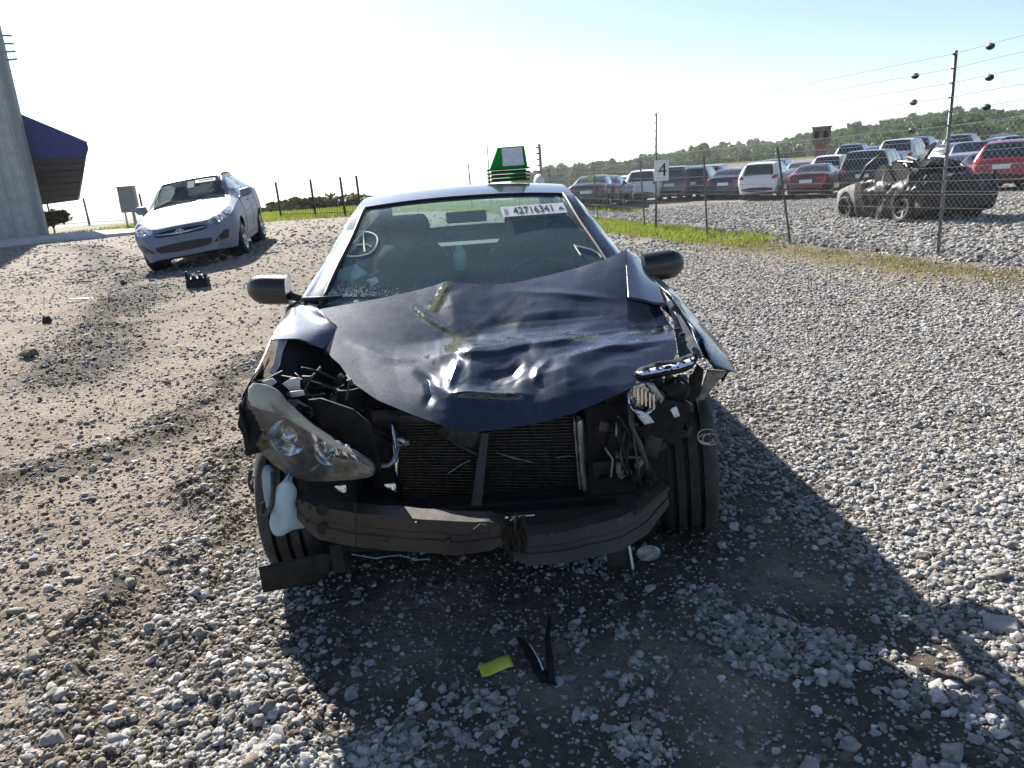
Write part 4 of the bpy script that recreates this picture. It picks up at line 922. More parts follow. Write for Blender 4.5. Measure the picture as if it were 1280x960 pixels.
for A in range(4): MB().bar((1.4*cos(A*pi/2), 1.4*sin(A*pi/2), -9), (1.1*cos(A*pi/2), 1.1*sin(A*pi/2), 2.6), .25).build('leg', STEEL, wtk)

# ------------------------------------------------------------------ burnt wreck beyond the fence
CHAR = mat('charred_metal', (.006, .006, .0065), .5, .1, var=.5, scale=9, col2=(.012, .0115, .011), bump=.25, bscale=30); ASH = mat('scorched_white_paint', (.10, .09, .085), .6, var=.3, scale=3.5, col2=(.36, .35, .34)); RUST = mat('burnt_rust', (.06, .035, .022), .9, var=.4, scale=12)
wp = onground(1076, 268); wq = onground(1206, 276); wk_ = empty('burnt_car', (wp.x, wp.y, 0), 0, 'burnt out crushed car with a scorched white front wing behind the fence', 'car wreck')
dv = Vector((wq.x-wp.x, wq.y-wp.y, 0)); ax = atan2(dv.y, dv.x); wk_.rotation_euler = (0, 0, ax-pi/2); sc_ = dv.length/4.75; c = CARS['sedan']
print('wreck scale', sc_, dv.length)
def crush(v):
    x, y, z = v; b = max(.12, min(1, (y-1.2)/.8)); n = Vector((x*2.3+5, y*2.1, z*2.9)); k = noise.noise_vector(n)*.09*b+noise.noise_vector(n*3.1)*.035*b
    z2 = z*(1-.05*b)-.10; 
    if z > 1.0: z2 -= .10*b*abs(noise.noise(Vector((x*2, y*1.3, 3))))*2+.04
    if y > 3.9: z2 += .10*(y-3.9); 
    return Vector((x*(.98)+k.x, y*sc_+k.y, max(.02, z2+k.z)))
for nm, sel, m_ in (('front_wing', lambda y: y < 1.40, ASH), ('burnt_shell', lambda y: y >= 1.40, CHAR)):
    mb = c.mesh('body'); mb.f = [f for f in mb.f if sel(sum(mb.v[i][1] for i in f)/len(f))]
    if nm == 'burnt_shell': mb.f = [f for f in mb.f if noise.noise(Vector(mb.v[f[0]])*2.3) > -.80]
    mb.v = [tuple(crush(v)) for v in mb.v]; o = mb.build(nm, m_, wk_, smooth=True, angle=30, solid=.02)
for sd in (1, -1):
    for a in c.axles: wheel(wk_, (sd*.80, a*sc_, .25), .27, .2, sd, 0, radians(random.uniform(-12, 12)), rim=CHAR)
    MB().tube([crush((sd*.74, 1.35, .98)), (sd*.70, 1.6*sc_, 1.16), (sd*.60, 2.1*sc_, 1.42)], [.045, .04, .035], 6).build('windscreen_pillar', CHAR, wk_, smooth=True)
MB().prism([Vector((-.66, y*sc_, z)) for y, z in ((1.35, .2), (1.35, .78), (1.75, .95), (2.2, 1.16), (3.1, 1.16), (3.8, .92), (4.25, .80), (4.3, .25))], (1.32, 0, 0)).build('charred_interior', CHAR, wk_)
for k in range(7):
    a = Vector((random.uniform(-.6, .6), random.uniform(1.8, 4.0)*sc_, random.uniform(.4, .8))); m = MB()
    m.tube([a, a+Vector((random.gauss(0, .25), random.gauss(0, .3), random.uniform(.1, .4))), a+Vector((random.gauss(0, .4), random.gauss(0, .5), random.uniform(-.1, .45)))], [.03, .035, .015], 6); m.build('bent_rod', CHAR, wk_)
for k in range(2):
    a = Vector((random.uniform(-.6, .6), (2.2+k*.8)*sc_, random.uniform(.95, 1.15))); R_ = Matrix.Rotation(random.uniform(-.6, .6), 3, 'X') @ Matrix.Rotation(random.uniform(-.7, .7), 3, 'Y'); MB().box(a, (random.uniform(.4, .8), random.uniform(.3, .6), .03), R_).build('torn_panel', CHAR, wk_)
# ------------------------------------------------------------------ cabin furniture shared by the two near cars
def cabin(root, c, M=None, wheel_side=1, k=1.):
    def T(mb):
        if M: mb.v = [tuple(M @ Vector(v)) for v in mb.v]
        return mb
    z0 = .30; w_ = c.W/2-.16
    T(MB().box((0, c.cowl+1.25, z0), (2*w_, 2.5, .06))).build('cabin_floor', LINER, root)
    rows = []
    for y, z in ((c.cowl-.18, .70), (c.cowl-.12, .93), (c.cowl+.10, .955), (c.cowl+.33, .95), (c.cowl+.45, .88), (c.cowl+.47, .62)):
        rows.append([Vector((x, y, z-.06*(abs(x)/w_)**4)) for x in np.linspace(-w_, w_, 13)])
    T(MB().grid(rows)).build('dashboard', DASH, root, smooth=True, solid=.02)
    def seat(x, y, wd, hr=True):
        sh = .60 if hr else .50
        m = MB(); prof_ = [(-.22, .52, .05), (-.20, .60, .0), (.20, .57, .0), (.27, .62, .0)]
        m.box((x, y, .52), (wd, .48, .16))
        rows = []
        for t in np.linspace(0, 1, 9):
            hw = wd/2*(.88+.12*sin(pi*min(1, t*1.2)))*(1 if t < .85 else 1-(t-.85)*2.2); rows.append([Vector((x+hw*s_, y+.22+.22*t+(.05 if abs(s_) < .99 else 0)*-1*(1-abs(s_)**2), .52+sh*t)) for s_ in np.linspace(-1, 1, 9)])
        m.grid(rows); m.grid([[p+Vector((0, .10, 0)) for p in r] for r in rows]); o = T(m).build('seat', SEAT, root, smooth=True, angle=40, solid=.03)
        if hr:
            h = MB(); rr = []
            for t in np.linspace(0, 1, 7):
                hw = .13*(1-.25*abs(2*t-1)**3); rr.append([Vector((x+hw*cos(A), y+.47+.04*t+.05*sin(A), 1.12+.19*t)) for A in np.linspace(0, 2*pi, 17)])
            h.grid(rr); n = len(h.v); h.f.append(tuple(range(n-17, n-1))); h.f.append(tuple(range(16))); T(h).build('headrest', SEAT, root, smooth=True, angle=50)
            for q in (-.05, .05): T(MB().tube([(x+q, y+.46, 1.08), (x+q, y+.48, 1.16)], .006, 6)).build('headrest_post', CHROME, root)
    for x in (-.36, .36): seat(x, c.cowl+.85, .50)
    for x in (-.40, .40): seat(x, c.cowl+1.72, .60, False)
    a = .36*wheel_side; m = MB(); P = [Vector((a+.18*cos(A), c.cowl+.50-.06*sin(A), .93+.16*sin(A))) for A in np.linspace(0, 2*pi, 25)]
    m.tube(P, .016, 8, False); m.tube([(a-.17, c.cowl+.50, .93), (a, c.cowl+.47, .92), (a+.17, c.cowl+.50, .93)], .02, 6); m.tube([(a, c.cowl+.47, .92), (a, c.cowl+.30, .80)], .03, 8); T(m).build('steering_wheel', BLACK, root, smooth=True)
    T(MB().box((0, c.roof0+.05, 1.30), (.22, .03, .06))).build('inside_mirror', BLACK, root, bevel=.01)
    # head lining keeps the cabin dark
    rows = []
    for y in np.linspace(c.roof0+.02, c.rg0-.02, 8):
        i = c.idx(y); W1, zz = c.rings[i][c.nT]; rows.append([Vector((x*W1*.98, y, zz-.012+.02*(1-x*x))) for x in np.linspace(-1, 1, 9)])
    T(MB().grid(rows)).build('head_lining', mat('head_lining', (.20, .20, .19), .9), root, smooth=True)
    i = c.idx(c.rg1); W1, zz = c.rings[i][c.nT]; T(MB().box((0, c.rg1-.22, zz-.10), (1.2, .5, .03))).build('parcel_shelf', SEAT, root)

# ------------------------------------------------------------------ silver sedan on the bank at the left
P_ICE = paint('paint_ice_silver', (.175, .21, .285), .05, .42, .05, .05, .18); c = CARS['accent']; bv = c.bvh()
LAMPG = mat('lamp_reflector', (.45, .46, .48), .12, .9, var=.6, scale=14); GRILLE = mat('grille_black', (.008, .008, .009), .45, var=.3)
uy = Vector((-.18, .984, .031)).normalized(); ux = Vector((.984, .18, .115)); ux = (ux-uy*ux.dot(uy)).normalized(); uz = ux.cross(uy)
sv = empty('silver_sedan'); tag(sv, 'silver blue sedan parked tilted on the gravel bank at the left', 'car')
R3 = Matrix((ux, uy, uz)).transposed(); sv.matrix_world = Matrix.Translation(Vector((-5.31, 13.2, .39))-R3 @ Vector((0, .86, 0))) @ R3.to_4x4()
c.mesh('body').build('body', P_ICE, sv, smooth=True, angle=38)
SVG = glass('grey_tinted_glass', (.8, .9, .92), .20, .02, .22)
for k in ('windshield', 'rear_window'): c.mesh(k, inset=.004).build(k, SVG, sv, smooth=True)
for k in range(2):
    for sd in (1, -1): c.mesh('side_window_%d' % k, sides=(sd,), inset=.008).build('side_window', TINTG, sv, smooth=True)
MB().box((0, 2.2, .26), (1.3, 3.7, .16)).build('underbody', LINER, sv); MB().box((0, .75, .62), (1.2, .8, .35)).build('engine', LINER, sv)
cabin(sv, c)
i = c.idx(c.roof0); MB().tube([Vector((x, c.roof0, z+.004)) for x, z in [(-q[0], q[1]) for q in c.rings[i][c.nT-1:0:-1]]+[(q[0], q[1]) for q in c.rings[i][:c.nT]]], .012, 6).build('windshield_seal', BLACK, sv)
for sd in (1, -1):
    MB().tube([Vector((sd*(c.rings[c.idx(y)][c.nT-1][0]+.004), y, c.rings[c.idx(y)][c.nT-1][1]+.006)) for y in np.linspace(c.cowl, c.roof0, 10)], .012, 6).build('windshield_seal', BLACK, sv)
    MB().tube([Vector((sd*(c.rings[c.idx(y)][c.nT][0]-.01), c.ys[c.idx(y)], c.rings[c.idx(y)][c.nT][1]+.012)) for y in np.linspace(c.roof0, c.rg0+.1, 14)], .016, 6).build('roof_moulding', BLACK, sv, smooth=True)
    MB().tube([Vector((sd*(c.rings[c.idx(y)][c.nT+c.nG-1][0]+.006), c.ys[c.idx(y)], c.rings[c.idx(y)][c.nT+c.nG-1][1])) for y in np.linspace(1.5, 3.5, 16)], .010, 6).build('belt_trim', BLACK, sv)
for sd in (1, -1):
    for a in c.axles:
        wheel(sv, (sd*.735, a, .30), .30, .19, sd); MB().lathe([(.05, -.16), (.34, -.16), (.345, .05)], 28, Matrix.Translation((sd*.72, a, .30)) @ Matrix.Scale(sd, 4, (1, 0, 0))).build('wheel_well', LINER, sv)
    mirror_pod(sv, sd*.84, 1.72, 1.02, sd, P_ICE)
    hl = patch(bv, 'front', [(sd*.40, .665), (sd*.58, .615), (sd*.745, .67), (sd*.80, .82), (sd*.72, .87), (sd*.54, .785)], 'headlight', LAMPG, sv, .006, .03, 2)
    MB().lathe([(0, 0), (.035, -.01), (.05, -.03)], 16, Matrix.Translation((sd*.64, .155, .72)) @ Matrix.Rotation(radians(90), 4, 'Z')).build('lamp_bowl', CHROME, hl, smooth=True)
    patch(bv, 'front', [(sd*.46, .36), (sd*.68, .37), (sd*.72, .51), (sd*.66, .52)], 'fog_pocket', GRILLE, sv, .004, .03)
    s_ = 'side+' if sd > 0 else 'side-'
    seam(bv, s_, [(1.42, .98), (1.44, .60), (1.50, .30)], .005, sv, 'door_seam'); seam(bv, s_, [(2.44, .98), (2.44, .30)], .005, sv, 'door_seam'); seam(bv, s_, [(3.28, 1.0), (3.20, .72), (3.02, .45), (3.0, .30)], .005, sv, 'door_seam'); seam(bv, s_, [(1.50, .30), (3.0, .30)], .005, sv, 'sill_seam')
    for y in (2.28, 3.12): patch(bv, s_, [(y-.10, .86), (y+.08, .86), (y+.08, .89), (y-.10, .89)], 'door_handle', P_ICE, sv, .018, .04, 1)
    seam(bv, s_, [(1.0, .66), (2.2, .72), (3.4, .80)], .006, sv, 'body_crease', P_ICE, .002)
gr = patch(bv, 'front', [(-.42, .60), (-.30, .575), (.30, .575), (.42, .60), (.43, .645), (.25, .675), (-.25, .675), (-.43, .645)], 'grille', GRILLE, sv, .006, .04, 1)
patch(bv, 'front', [(-.40, .622), (-.1, .60), (.1, .60), (.40, .622), (.41, .640), (.1, .622), (-.1, .622), (-.41, .640)], 'chrome_bar', CHROME, gr, .014, .04)
m = MB(); y0 = -.022
for A in range(24):
    pass
m.tube([Vector((.062*cos(A), y0-.004, .628+.034*sin(A))) for A in np.linspace(0, 2*pi, 21)], .0055, 6, False)
for q in (-.020, .020): m.tube([(q-.007, y0-.004, .605), (q+.007, y0-.004, .651)], .007, 6)
m.tube([(-.022, y0-.004, .626), (.022, y0-.004, .632)], .006, 6); m.build('slanted_h_emblem', CHROME, gr, smooth=True)
lg = patch(bv, 'front', [(-.38, .32), (.38, .32), (.46, .40), (.44, .455), (-.44, .455), (-.46, .40)], 'lower_grille', GRILLE, sv, .004, .04, 1)
seam(bv, 'front', [(-.60, .735), (-.3, .70), (.3, .70), (.60, .735)], .005, sv, 'hood_seam')
for a, b in (((-.55, 1.27, 1.035), (-.02, 1.30, 1.05)), ((.02, 1.26, 1.04), (.56, 1.29, 1.035))): MB().tube([a, (.5*(a[0]+b[0]), 1.31, 1.075), b], .010, 6).build('wiper', BLACK, sv)
def on_shield(x, t, up=.012):
    i0, i1 = c.idx(c.cowl), c.idx(c.roof0); y = c.cowl+(c.roof0-c.cowl)*t; z = float(prof(c.zt)(y)); return Vector((x, y-.01, z+up-.02*(x/.55)**2))
MB().grid([[on_shield(x, t, .008) for x in np.linspace(-.53, .53, 12)] for t in (.91, .95, 1.0)]).build('header_band', BLACK, sv, smooth=True)
MB().grid([[on_shield(x, t, .010) for x in np.linspace(-.52, .52, 12)] for t in (1.0, 1.02)]).build('roof_edge', BLACK, sv)
st = MB().grid([[on_shield(x, t) for x in np.linspace(.10, .46, 6)] for t in (.66, .78)]).build('lot_sticker', WHITEP, sv); MB().grid([[on_shield(x, t, .016) for x in np.linspace(.16, .42, 6)] for t in (.70, .74)]).build('number_print', PRINT, st)
MB().grid([[on_shield(x, t) for x in (-.04, .04, .085)] for t in (.54, .76)]).build('paper_note', WHITEP, sv)
# ------------------------------------------------------------------ the wrecked dark blue sedan
HO = Vector((-.13, 2.75, 0)); H = empty('wrecked_sedan', HO, 0, 'dark blue sedan with smashed front, crumpled hood and missing bumper', 'car wreck')
def W(px, py, Y): return at(px, py, Y)-HO
HYAW = radians(2.3); HM = Matrix.Translation(Vector((-.092, 1.80, 0))-HO) @ Matrix.Rotation(HYAW, 4, 'Z')
P_HERO = paint('paint_midnight_blue', (.009, .018, .042), .03, .24, .35)
COROLLA = dict(SEDAN, L=4.64, W=1.775, axles=(.95, 3.65), rw=.325, gap=.045, cowl=1.50, roof0=2.25, rg0=3.60, rg1=4.15, side=((1.98, 2.66), (2.74, 3.70)), crown=.03, wfull=0, bulge=.03,
    zt=[(0,.60),(1.3,.97),(1.50,1.005),(1.62,1.075),(1.90,1.235),(2.25,1.405),(2.7,1.46),(3.2,1.46),(3.6,1.39),(4.15,1.15),(4.48,1.12),(4.58,1.04),(4.64,.75)],
    zb=[(0,.5),(1.3,.93),(1.62,.95),(2.6,.98),(4.1,1.04),(4.5,1.0),(4.64,.7)], wr=[(0,.7),(1.3,.76),(1.50,.752),(1.62,.725),(2.25,.585),(3.4,.565),(4.15,.66),(4.64,.70)],
    wb=[(0,.84),(1.3,.845),(3.6,.85),(4.64,.83)], zl=[(0,.20),(3.8,.19),(4.3,.24),(4.64,.32)])
hc = Car(**COROLLA)
def HB(mb): mb.v = [tuple(HM @ Vector(v)) for v in mb.v]; return mb
mb = hc.mesh('body', ymin=1.49); HB(mb).build('body', P_HERO, H, smooth=True, angle=38)
SIDEG = glass('tinted_side_glass', (.75, .9, .88), .30, .02, .1)
WSG = glass('windshield_glass', (.84, .98, .98), 1.0, .02, .20, (.60, .88, .90), .3)
ws = HB(hc.mesh('windshield', inset=.004)).build('windshield', WSG, H, smooth=True); HB(hc.mesh('rear_window', inset=.004)).build('rear_window', TINTG, H, smooth=True)
for k in range(2):
    for sd in (1, -1): HB(hc.mesh('side_window_%d' % k, sides=(sd,), inset=.008)).build('side_window', SIDEG, H, smooth=True)
cabin(H, hc, HM)
# black windscreen surround
for sd in (1, -1):
    P = []
    for y in np.linspace(1.52, 2.25, 12):
        i = hc.idx(y); x, z = hc.rings[i][hc.nT-1]; P.append(HM @ Vector((sd*(x+.004), hc.ys[i], z+.006)))
    MB().tube(P, .012, 6).build('windshield_seal', BLACK, H, smooth=True)
i = hc.idx(2.25); MB().tube([HM @ Vector((x, 2.245, z+.003)) for x, z in [(-q[0], q[1]) for q in hc.rings[i][hc.nT-1:0:-1]]+[(q[0], q[1]) for q in hc.rings[i][:hc.nT]]], .008, 6).build('windshield_seal', BLACK, H)
MB().box(HM @ Vector((0, 2.55, .24)), (1.45, 3.6, .12)).build('floor_pan', LINER, H)
# --- hood: control net of (px, py, distance) from the windscreen edge to the torn lip
NET = [
 [(397,387,3.125),(430,381,3.148),(470,374,3.171),(520,363,3.211),(545,356,3.23),(560,351,3.237),(575,354,3.215),(610,355,3.201),(640,354,3.199),(680,345,3.237),(720,335,3.26),(755,324,3.26),(783,312,3.26)],
 [(405,396,3.067),(435,393,3.073),(475,388,3.083),(520,379,3.111),(545,371,3.142),(562,364,3.17),(580,366,3.147),(612,366,3.134),(645,364,3.126),(685,363,3.096),(720,366,3.044),(755,371,2.995),(784,374,2.969)],
 [(409,400,3.042),(440,401,3.024),(480,400,3.011),(523,393,3.029),(548,386,3.05),(566,380,3.06),(585,382,3.061),(617,384,3.037),(650,384,3.011),(688,383,2.978),(723,383,2.962),(762,384,2.928),(806,380,2.931)],
 [(413,404,3.017),(445,409,2.976),(485,411,2.948),(525,406,2.957),(550,400,2.974),(570,398,2.966),(590,402,2.941),(622,404,2.935),(655,404,2.898),(690,401,2.882),(726,399,2.876),(772,396,2.86),(826,386,2.893)],
 [(421,411,2.974),(452,424,2.891),(492,432,2.834),(528,428,2.844),(552,424,2.855),(574,420,2.862),(598,424,2.847),(630,423,2.824),(660,419,2.837),(695,416,2.831),(732,413,2.803),(785,409,2.805),(838,406,2.8)],
 [(414,424,2.905),(452,440,2.807),(492,448,2.745),(527,448,2.716),(552,445,2.705),(572,436,2.732),(590,438,2.695),(625,438,2.679),(660,430,2.725),(695,426,2.712),(735,419,2.756),(788,413,2.779),(841,411,2.751)],
 [(408,437,2.838),(450,455,2.732),(493,462,2.676),(527,465,2.634),(550,465,2.618),(567,470,2.568),(588,468,2.554),(615,466,2.568),(645,460,2.57),(680,451,2.589),(715,443,2.583),(766,431,2.616),(844,424,2.631)],
 [(415,447,2.784),(452,466,2.679),(496,476,2.61),(530,480,2.567),(549,484,2.515),(563,490,2.474),(586,485,2.485),(612,483,2.502),(642,478,2.495),(674,468,2.504),(710,458,2.508),(758,447,2.561),(846,441,2.547)],
 [(425,456,2.736),(460,477,2.625),(500,489,2.552),(532,495,2.503),(548,499,2.473),(561,495,2.458),(585,491,2.458),(612,491,2.463),(645,491,2.443),(673,487,2.45),(709,476,2.442),(755,464,2.479),(836,462,2.464)],
 [(434,469,2.67),(468,488,2.573),(508,503,2.49),(536,509,2.45),(552,512,2.428),(566,507,2.43),(590,504,2.429),(616,503,2.427),(648,505,2.412),(677,503,2.394),(713,493,2.39),(753,482,2.411),(815,476,2.416)],
 [(440,478,2.627),(472,500,2.519),(515,518,2.43),(540,527,2.389),(557,533,2.37),(572,536,2.365),(595,538,2.36),(620,537,2.36),(650,533,2.356),(680,528,2.343),(715,517,2.341),(752,501,2.362),(798,481,2.403)]]
def catmull(P, n):
    out = []
    for i in range(len(P)-1):
        p0, p1, p2, p3 = P[max(0, i-1)], P[i], P[i+1], P[min(len(P)-1, i+2)]
        for k in range(n):
            t = k/n; a = .5; m1 = (p2-p0)*a*.8; m2 = (p3-p1)*a*.8
            out.append(p1*(2*t**3-3*t*t+1)+m1*(t**3-2*t*t+t)+p2*(-2*t**3+3*t*t)+m2*(t**3-t*t))
    out.append(P[-1].copy()); return out
def linear(P, n): return [P[i].lerp(P[i+1], k/n) for i in range(len(P)-1) for k in range(n)]+[P[-1].copy()]
def sheet(net, n1, n2, w_=.72, it=2):
    """creased sheet metal: mostly straight facets between the net lines, slightly relaxed"""
    R_ = [linear([W(*q) for q in r], n1) for r in net]; cols = [linear([r[j] for r in R_], n2) for j in range(len(R_[0]))]
    A_ = [[cols[j][i] for j in range(len(cols))] for i in range(len(cols[0]))]; B_ = surf(net, n1, n2)
    G = [[A_[i][j]*w_+B_[i][j]*(1-w_) for j in range(len(A_[0]))] for i in range(len(A_))]
    for _ in range(it):
        H_ = [[p.copy() for p in r] for r in G]
        for i in range(1, len(G)-1):
            for j in range(1, len(G[0])-1): H_[i][j] = G[i][j]*.4+(G[i-1][j]+G[i+1][j]+G[i][j-1]+G[i][j+1])*.15
        G = H_
    return G
def surf(net, n1=7, n2=7):
    R_ = [catmull([W(*q) for q in r], n1) for r in net]; cols = [catmull([r[j] for r in R_], n2) for j in range(len(R_[0]))]
    return [[cols[j][i] for j in range(len(cols))] for i in range(len(cols[0]))]
G_ = sheet(NET, 14, 14); ni, nj = len(G_), len(G_[0])
CREASE = [([(575,447),(580,440),(592,434),(625,430),(660,424),(700,420),(760,414),(838,408)], 15, .045), ([(556,492),(585,488),(615,489),(645,491),(668,496)], 9, .026), ([(575,447),(567,465),(560,487)], 9, .022), ([(598,473),(620,471),(640,466),(656,452)], 9, -.024),
          ([(562,352),(550,372),(540,392)], 7, .012), ([(513,379),(540,402),(572,417)], 6, .010), ([(518,462),(536,476),(540,494),(530,512)], 9, -.016), ([(640,364),(700,366),(784,375)], 7, .012), ([(690,446),(672,462),(668,480)], 8, .014), ([(740,438),(790,440),(835,428)], 9, -.012), ([(430,425),(480,446),(520,452)], 10, .007), ([(596,410),(640,404),(700,398),(800,392)], 10, -.012)]
def crease(p):
    d = p+HO-Vector((0, 0, CAM_H)); z = d.dot(FW); u, v = 640+FPX*d.dot(CR)/z, 480-FPX*d.dot(CU)/z; o = 0
    for pts, w_, h in CREASE:
        best = 1e9; tl = 1; ns = len(pts)-1
        for si, ((x1, y1), (x2, y2)) in enumerate(zip(pts[:-1], pts[1:])):
            ex, ey = x2-x1, y2-y1; t = max(0, min(1, ((u-x1)*ex+(v-y1)*ey)/(ex*ex+ey*ey))); dq = math.hypot(u-x1-t*ex, v-y1-t*ey)
            if dq < best: best = dq; f_ = (si+t)/ns; tl = min(1, f_*3.5, (1-f_)*3.5)
        if best < w_: o += h*tl*(1-best/w_)**1.3
    return d.normalized()*(-o)
for i in range(ni):
    for j in range(nj): G_[i][j] = G_[i][j]+crease(G_[i][j])+Vector((0, 0, 1))*0
for i in range(ni):
    for j in range(nj):
        p = G_[i][j]; u = j/(nj-1); v = i/(ni-1); dmg = sm(.15, .5, u)*(.35+.65*sm(.05, .5, v))*sm(1.0, .93, u)
        n = noise.noise(p*5.)*.004-abs(noise.noise(p*7+Vector((3, 1, 2))))*.009+abs(noise.noise(p*15+Vector((1, 7, 2))))*.003
        G_[i][j] = p+Vector((0, -.35, .9))*float(n*dmg)
hm = MB().grid(G_)
# folded lip underneath
lip = [p.copy() for p in G_[-1]]; hm.grid([lip, [p+Vector((0, .03, -.012)) for p in lip], [p+Vector((0, .06, .02)) for p in lip]])
hood = hm.build('hood', P_HERO, H, smooth=True, angle=55); hood['label'] = 'crumpled dark blue hood folded in the middle'
HBV = BVHTree.FromPolygons([Vector(v) for v in hm.v], hm.f)
CAMO = Vector((0, 0, CAM_H))-HO
def on(bvh, px, py, lift=.002):
    d = (at(px, py, 3.)-Vector((0, 0, CAM_H))).normalized(); h = bvh.ray_cast(CAMO, d); return None if h[0] is None else h[0]-d*lift
def scrape(bvh, poly, name, m, parent, lift=.0015, res=4., smooth=0):
    poly = smooth_poly(poly, smooth) if smooth else poly; vs, es, fs = cdt(poly, res); P = [on(bvh, u, v, lift) for u, v in vs]; mb = MB(); ok = [p is not None for p in P]
    mb.v = [tuple(p or (0, 0, 0)) for p in P]; mb.f = [tuple(f) for f in fs if all(ok[i] for i in f)]; return mb.build(name, m, parent, smooth=True, solid=.001)
PRIMER = mat('bare_primer', (.075, .085, .065), .95, var=.25, scale=50, bump=.3, spec=.05)
SCR = [[(553,357),(559,352),(566,352),(562,364),(557,377),(547,389),(536,392),(528,391),(538,381),(534,376),(545,369),(550,362)],
       [(513,378),(518,384),(528,394),(545,402),(562,410),(572,417),(583,412),(595,409),(596,412),(585,420),(578,427),(572,440),(562,442),(552,437),(560,429),(568,425),(560,418),(545,410),(528,400),(518,389)], [(530,446),(537,443),(538,448),(533,450)], [(538,452),(545,449),(543,456)], [(590,494),(640,489),(650,492),(622,496),(596,500)], [(700,424),(745,418),(752,420),(720,425)]]
def pixel(p):
    d = p-CAMO; z = d.dot(FW); return 640+FPX*d.dot(CR)/z, 480-FPX*d.dot(CU)/z
hme = hood.data; hme.materials.append(PRIMER)
for f in hme.polygons:
    u, v = pixel(f.center); u += 3*noise.noise(f.center*60); v += 3*noise.noise(f.center*60+Vector((9, 0, 0)))
    if any(inside((u, v), q) for q in SCR): f.material_index = 1
# --- left wing
FL = [[(384,377,3.45),(374,377,3.45),(366,378,3.46),(359,383,3.46)], [(398,387,3.13),(381,388,3.22),(365,390,3.22),(353,396,3.22)], [(410,399,3.03),(390,401,3.05),(366,403,3.04),(347,407,3.04)],
      [(421,411,2.975),(398,413,2.92),(370,413,2.91),(342,416,2.90)], [(405,437,2.84),(388,430,2.80),(371,424,2.80),(338,425,2.78)]]
def wing(net, front, name, sgn):
    A_ = surf(net, 6, 6); m = MB().grid(A_); sh = [r[-1] for r in A_]+[W(*q) for q in front]
    m.grid([[p, p+Vector((sgn*.035, 0, -.05)), p+Vector((sgn*.055, .01, -.13)), p+Vector((sgn*.06, .02, -.24))] for p in sh])
    inner = [r[0] for r in A_]; m.grid([[p, p+Vector((-sgn*.004, .004, -.05))] for p in inner]); return m.build(name, P_HERO, H, smooth=True, angle=45, solid=.003)
lf = wing(FL, [(333,438,2.70), (327,451,2.62), (320,464,2.54), (312,477,2.47)], 'front_wing', -1)
# lip of the inner apron, sunlight painted in as pale colour; arch remains
APRON = mat('inner_apron_paint', (.035, .04, .07), .5, var=.3, scale=12); PLAST = mat('black_plastic', (.012, .012, .013), .65, var=.4, scale=25, bump=.15, spec=.25); GREYP = mat('sooty_steel', (.055, .052, .05), .55, .4, var=.25, scale=14); DUSTP = mat('dusty_plastic', (.20, .19, .17), .75, var=.3, scale=20)
BEAMM = mat('beam_primer', (.014, .012, .011), .5, .2, scale=7, col2=(.040, .034, .028), bump=.2)
m = MB(); m.grid([[W(349,424,2.80), W(360,424,2.82)], [W(346,440,2.74), W(353,441,2.76)], [W(343,455,2.68), W(350,457,2.70)], [W(337,465,2.62), W(343,468,2.64)]]); m.build('apron_lip', mat('apron_sunlit', (.42, .40, .38), .6), H, solid=.004)
MB().grid([[W(360,424,2.83), W(420,430,3.0)], [W(353,441,2.78), W(418,450,3.0)], [W(343,470,2.66), W(415,500,2.9)], [W(330,560,2.6), W(410,600,2.8)]]).build('inner_apron', LINER, H, solid=.01)
m = MB(); arch = [W(312,478,2.48), W(303,505,2.44), W(297,530,2.42), W(304,545,2.40), W(308,570,2.42)]; m.grid([[p, p+Vector((.05, .03, 0)), p+Vector((.09, .10, .01))] for p in arch]); m.build('arch_liner', PLAST, H, smooth=True, solid=.008)
for k in range(4): MB().tube([W(300+k*3, 505+k*8, 2.42), W(304+k*2, 530+k*7, 2.40)], .008, 6).build('liner_fold', PLAST, H, smooth=True)
# --- headlight still in place
def plate(poly, depth, name, m, parent, thick=.01, res=8., smooth=0, sm_shade=True):
    """panel whose outline is given in the photo and whose distance comes from depth(px, py)"""
    poly = smooth_poly(poly, smooth) if smooth else poly; vs, es, fs = cdt(poly, res); mb = MB(); mb.v = [tuple(W(u, v, depth(u, v))) for u, v in vs]; mb.f = [tuple(f) for f in fs]; return mb.build(name, m, parent, smooth=sm_shade, solid=thick, angle=50)
HLP = [(311,478),(330,480),(346,487),(356,501),(372,516),(392,533),(418,551),(444,566),(462,576),(467,583),(467,594),(458,598),(435,600),(408,602),(385,602),(364,596),(344,583),(327,567),(314,547),(308,522),(308,497)]
def dl(px, py): t = (px-308)/157.; cx = (px-375)/70.; cy = (py-(500+60*t))/55.; return 2.44-.30*t**1.1-.06*max(0, 1-cx*cx*.6-cy*cy)
hl = plate(HLP, lambda a, b: dl(a, b)+.075, 'headlight', mat('lamp_housing', (.035, .042, .06), .40, .25, var=.5, scale=9), H, .01, 9., 2)
LENS = glass('lamp_lens', (.95, .97, 1.0), .97, .03, .035)
plate(HLP, dl, 'lens', LENS, hl, 0, 6., 2)
plate([(311,478),(330,480),(346,487),(356,501),(372,516),(392,533),(418,551),(444,568),(440,569),(412,556),(380,536),(352,519),(325,512),(310,505)], lambda a, b: dl(a, b)-.004, 'sunlit_hazed_edge', glass('sunlit_hazed_lens', (.85, .88, .92), .45, .25, .8), hl, .003, 6., 1)  # hazed upper rim, whitened to paint in the sun on the lens top
plate([(385,589),(398,580),(415,572),(432,574),(448,578),(462,586),(462,592),(440,597),(405,600)], lambda a, b: dl(a, b)+.03, 'ground_reflection', mat('reflected_ground_tan', (.13, .115, .10), .35, .5, var=.3, scale=30), hl, .004, 5.)  # tan plate paints the ground's reflection into the lower lens
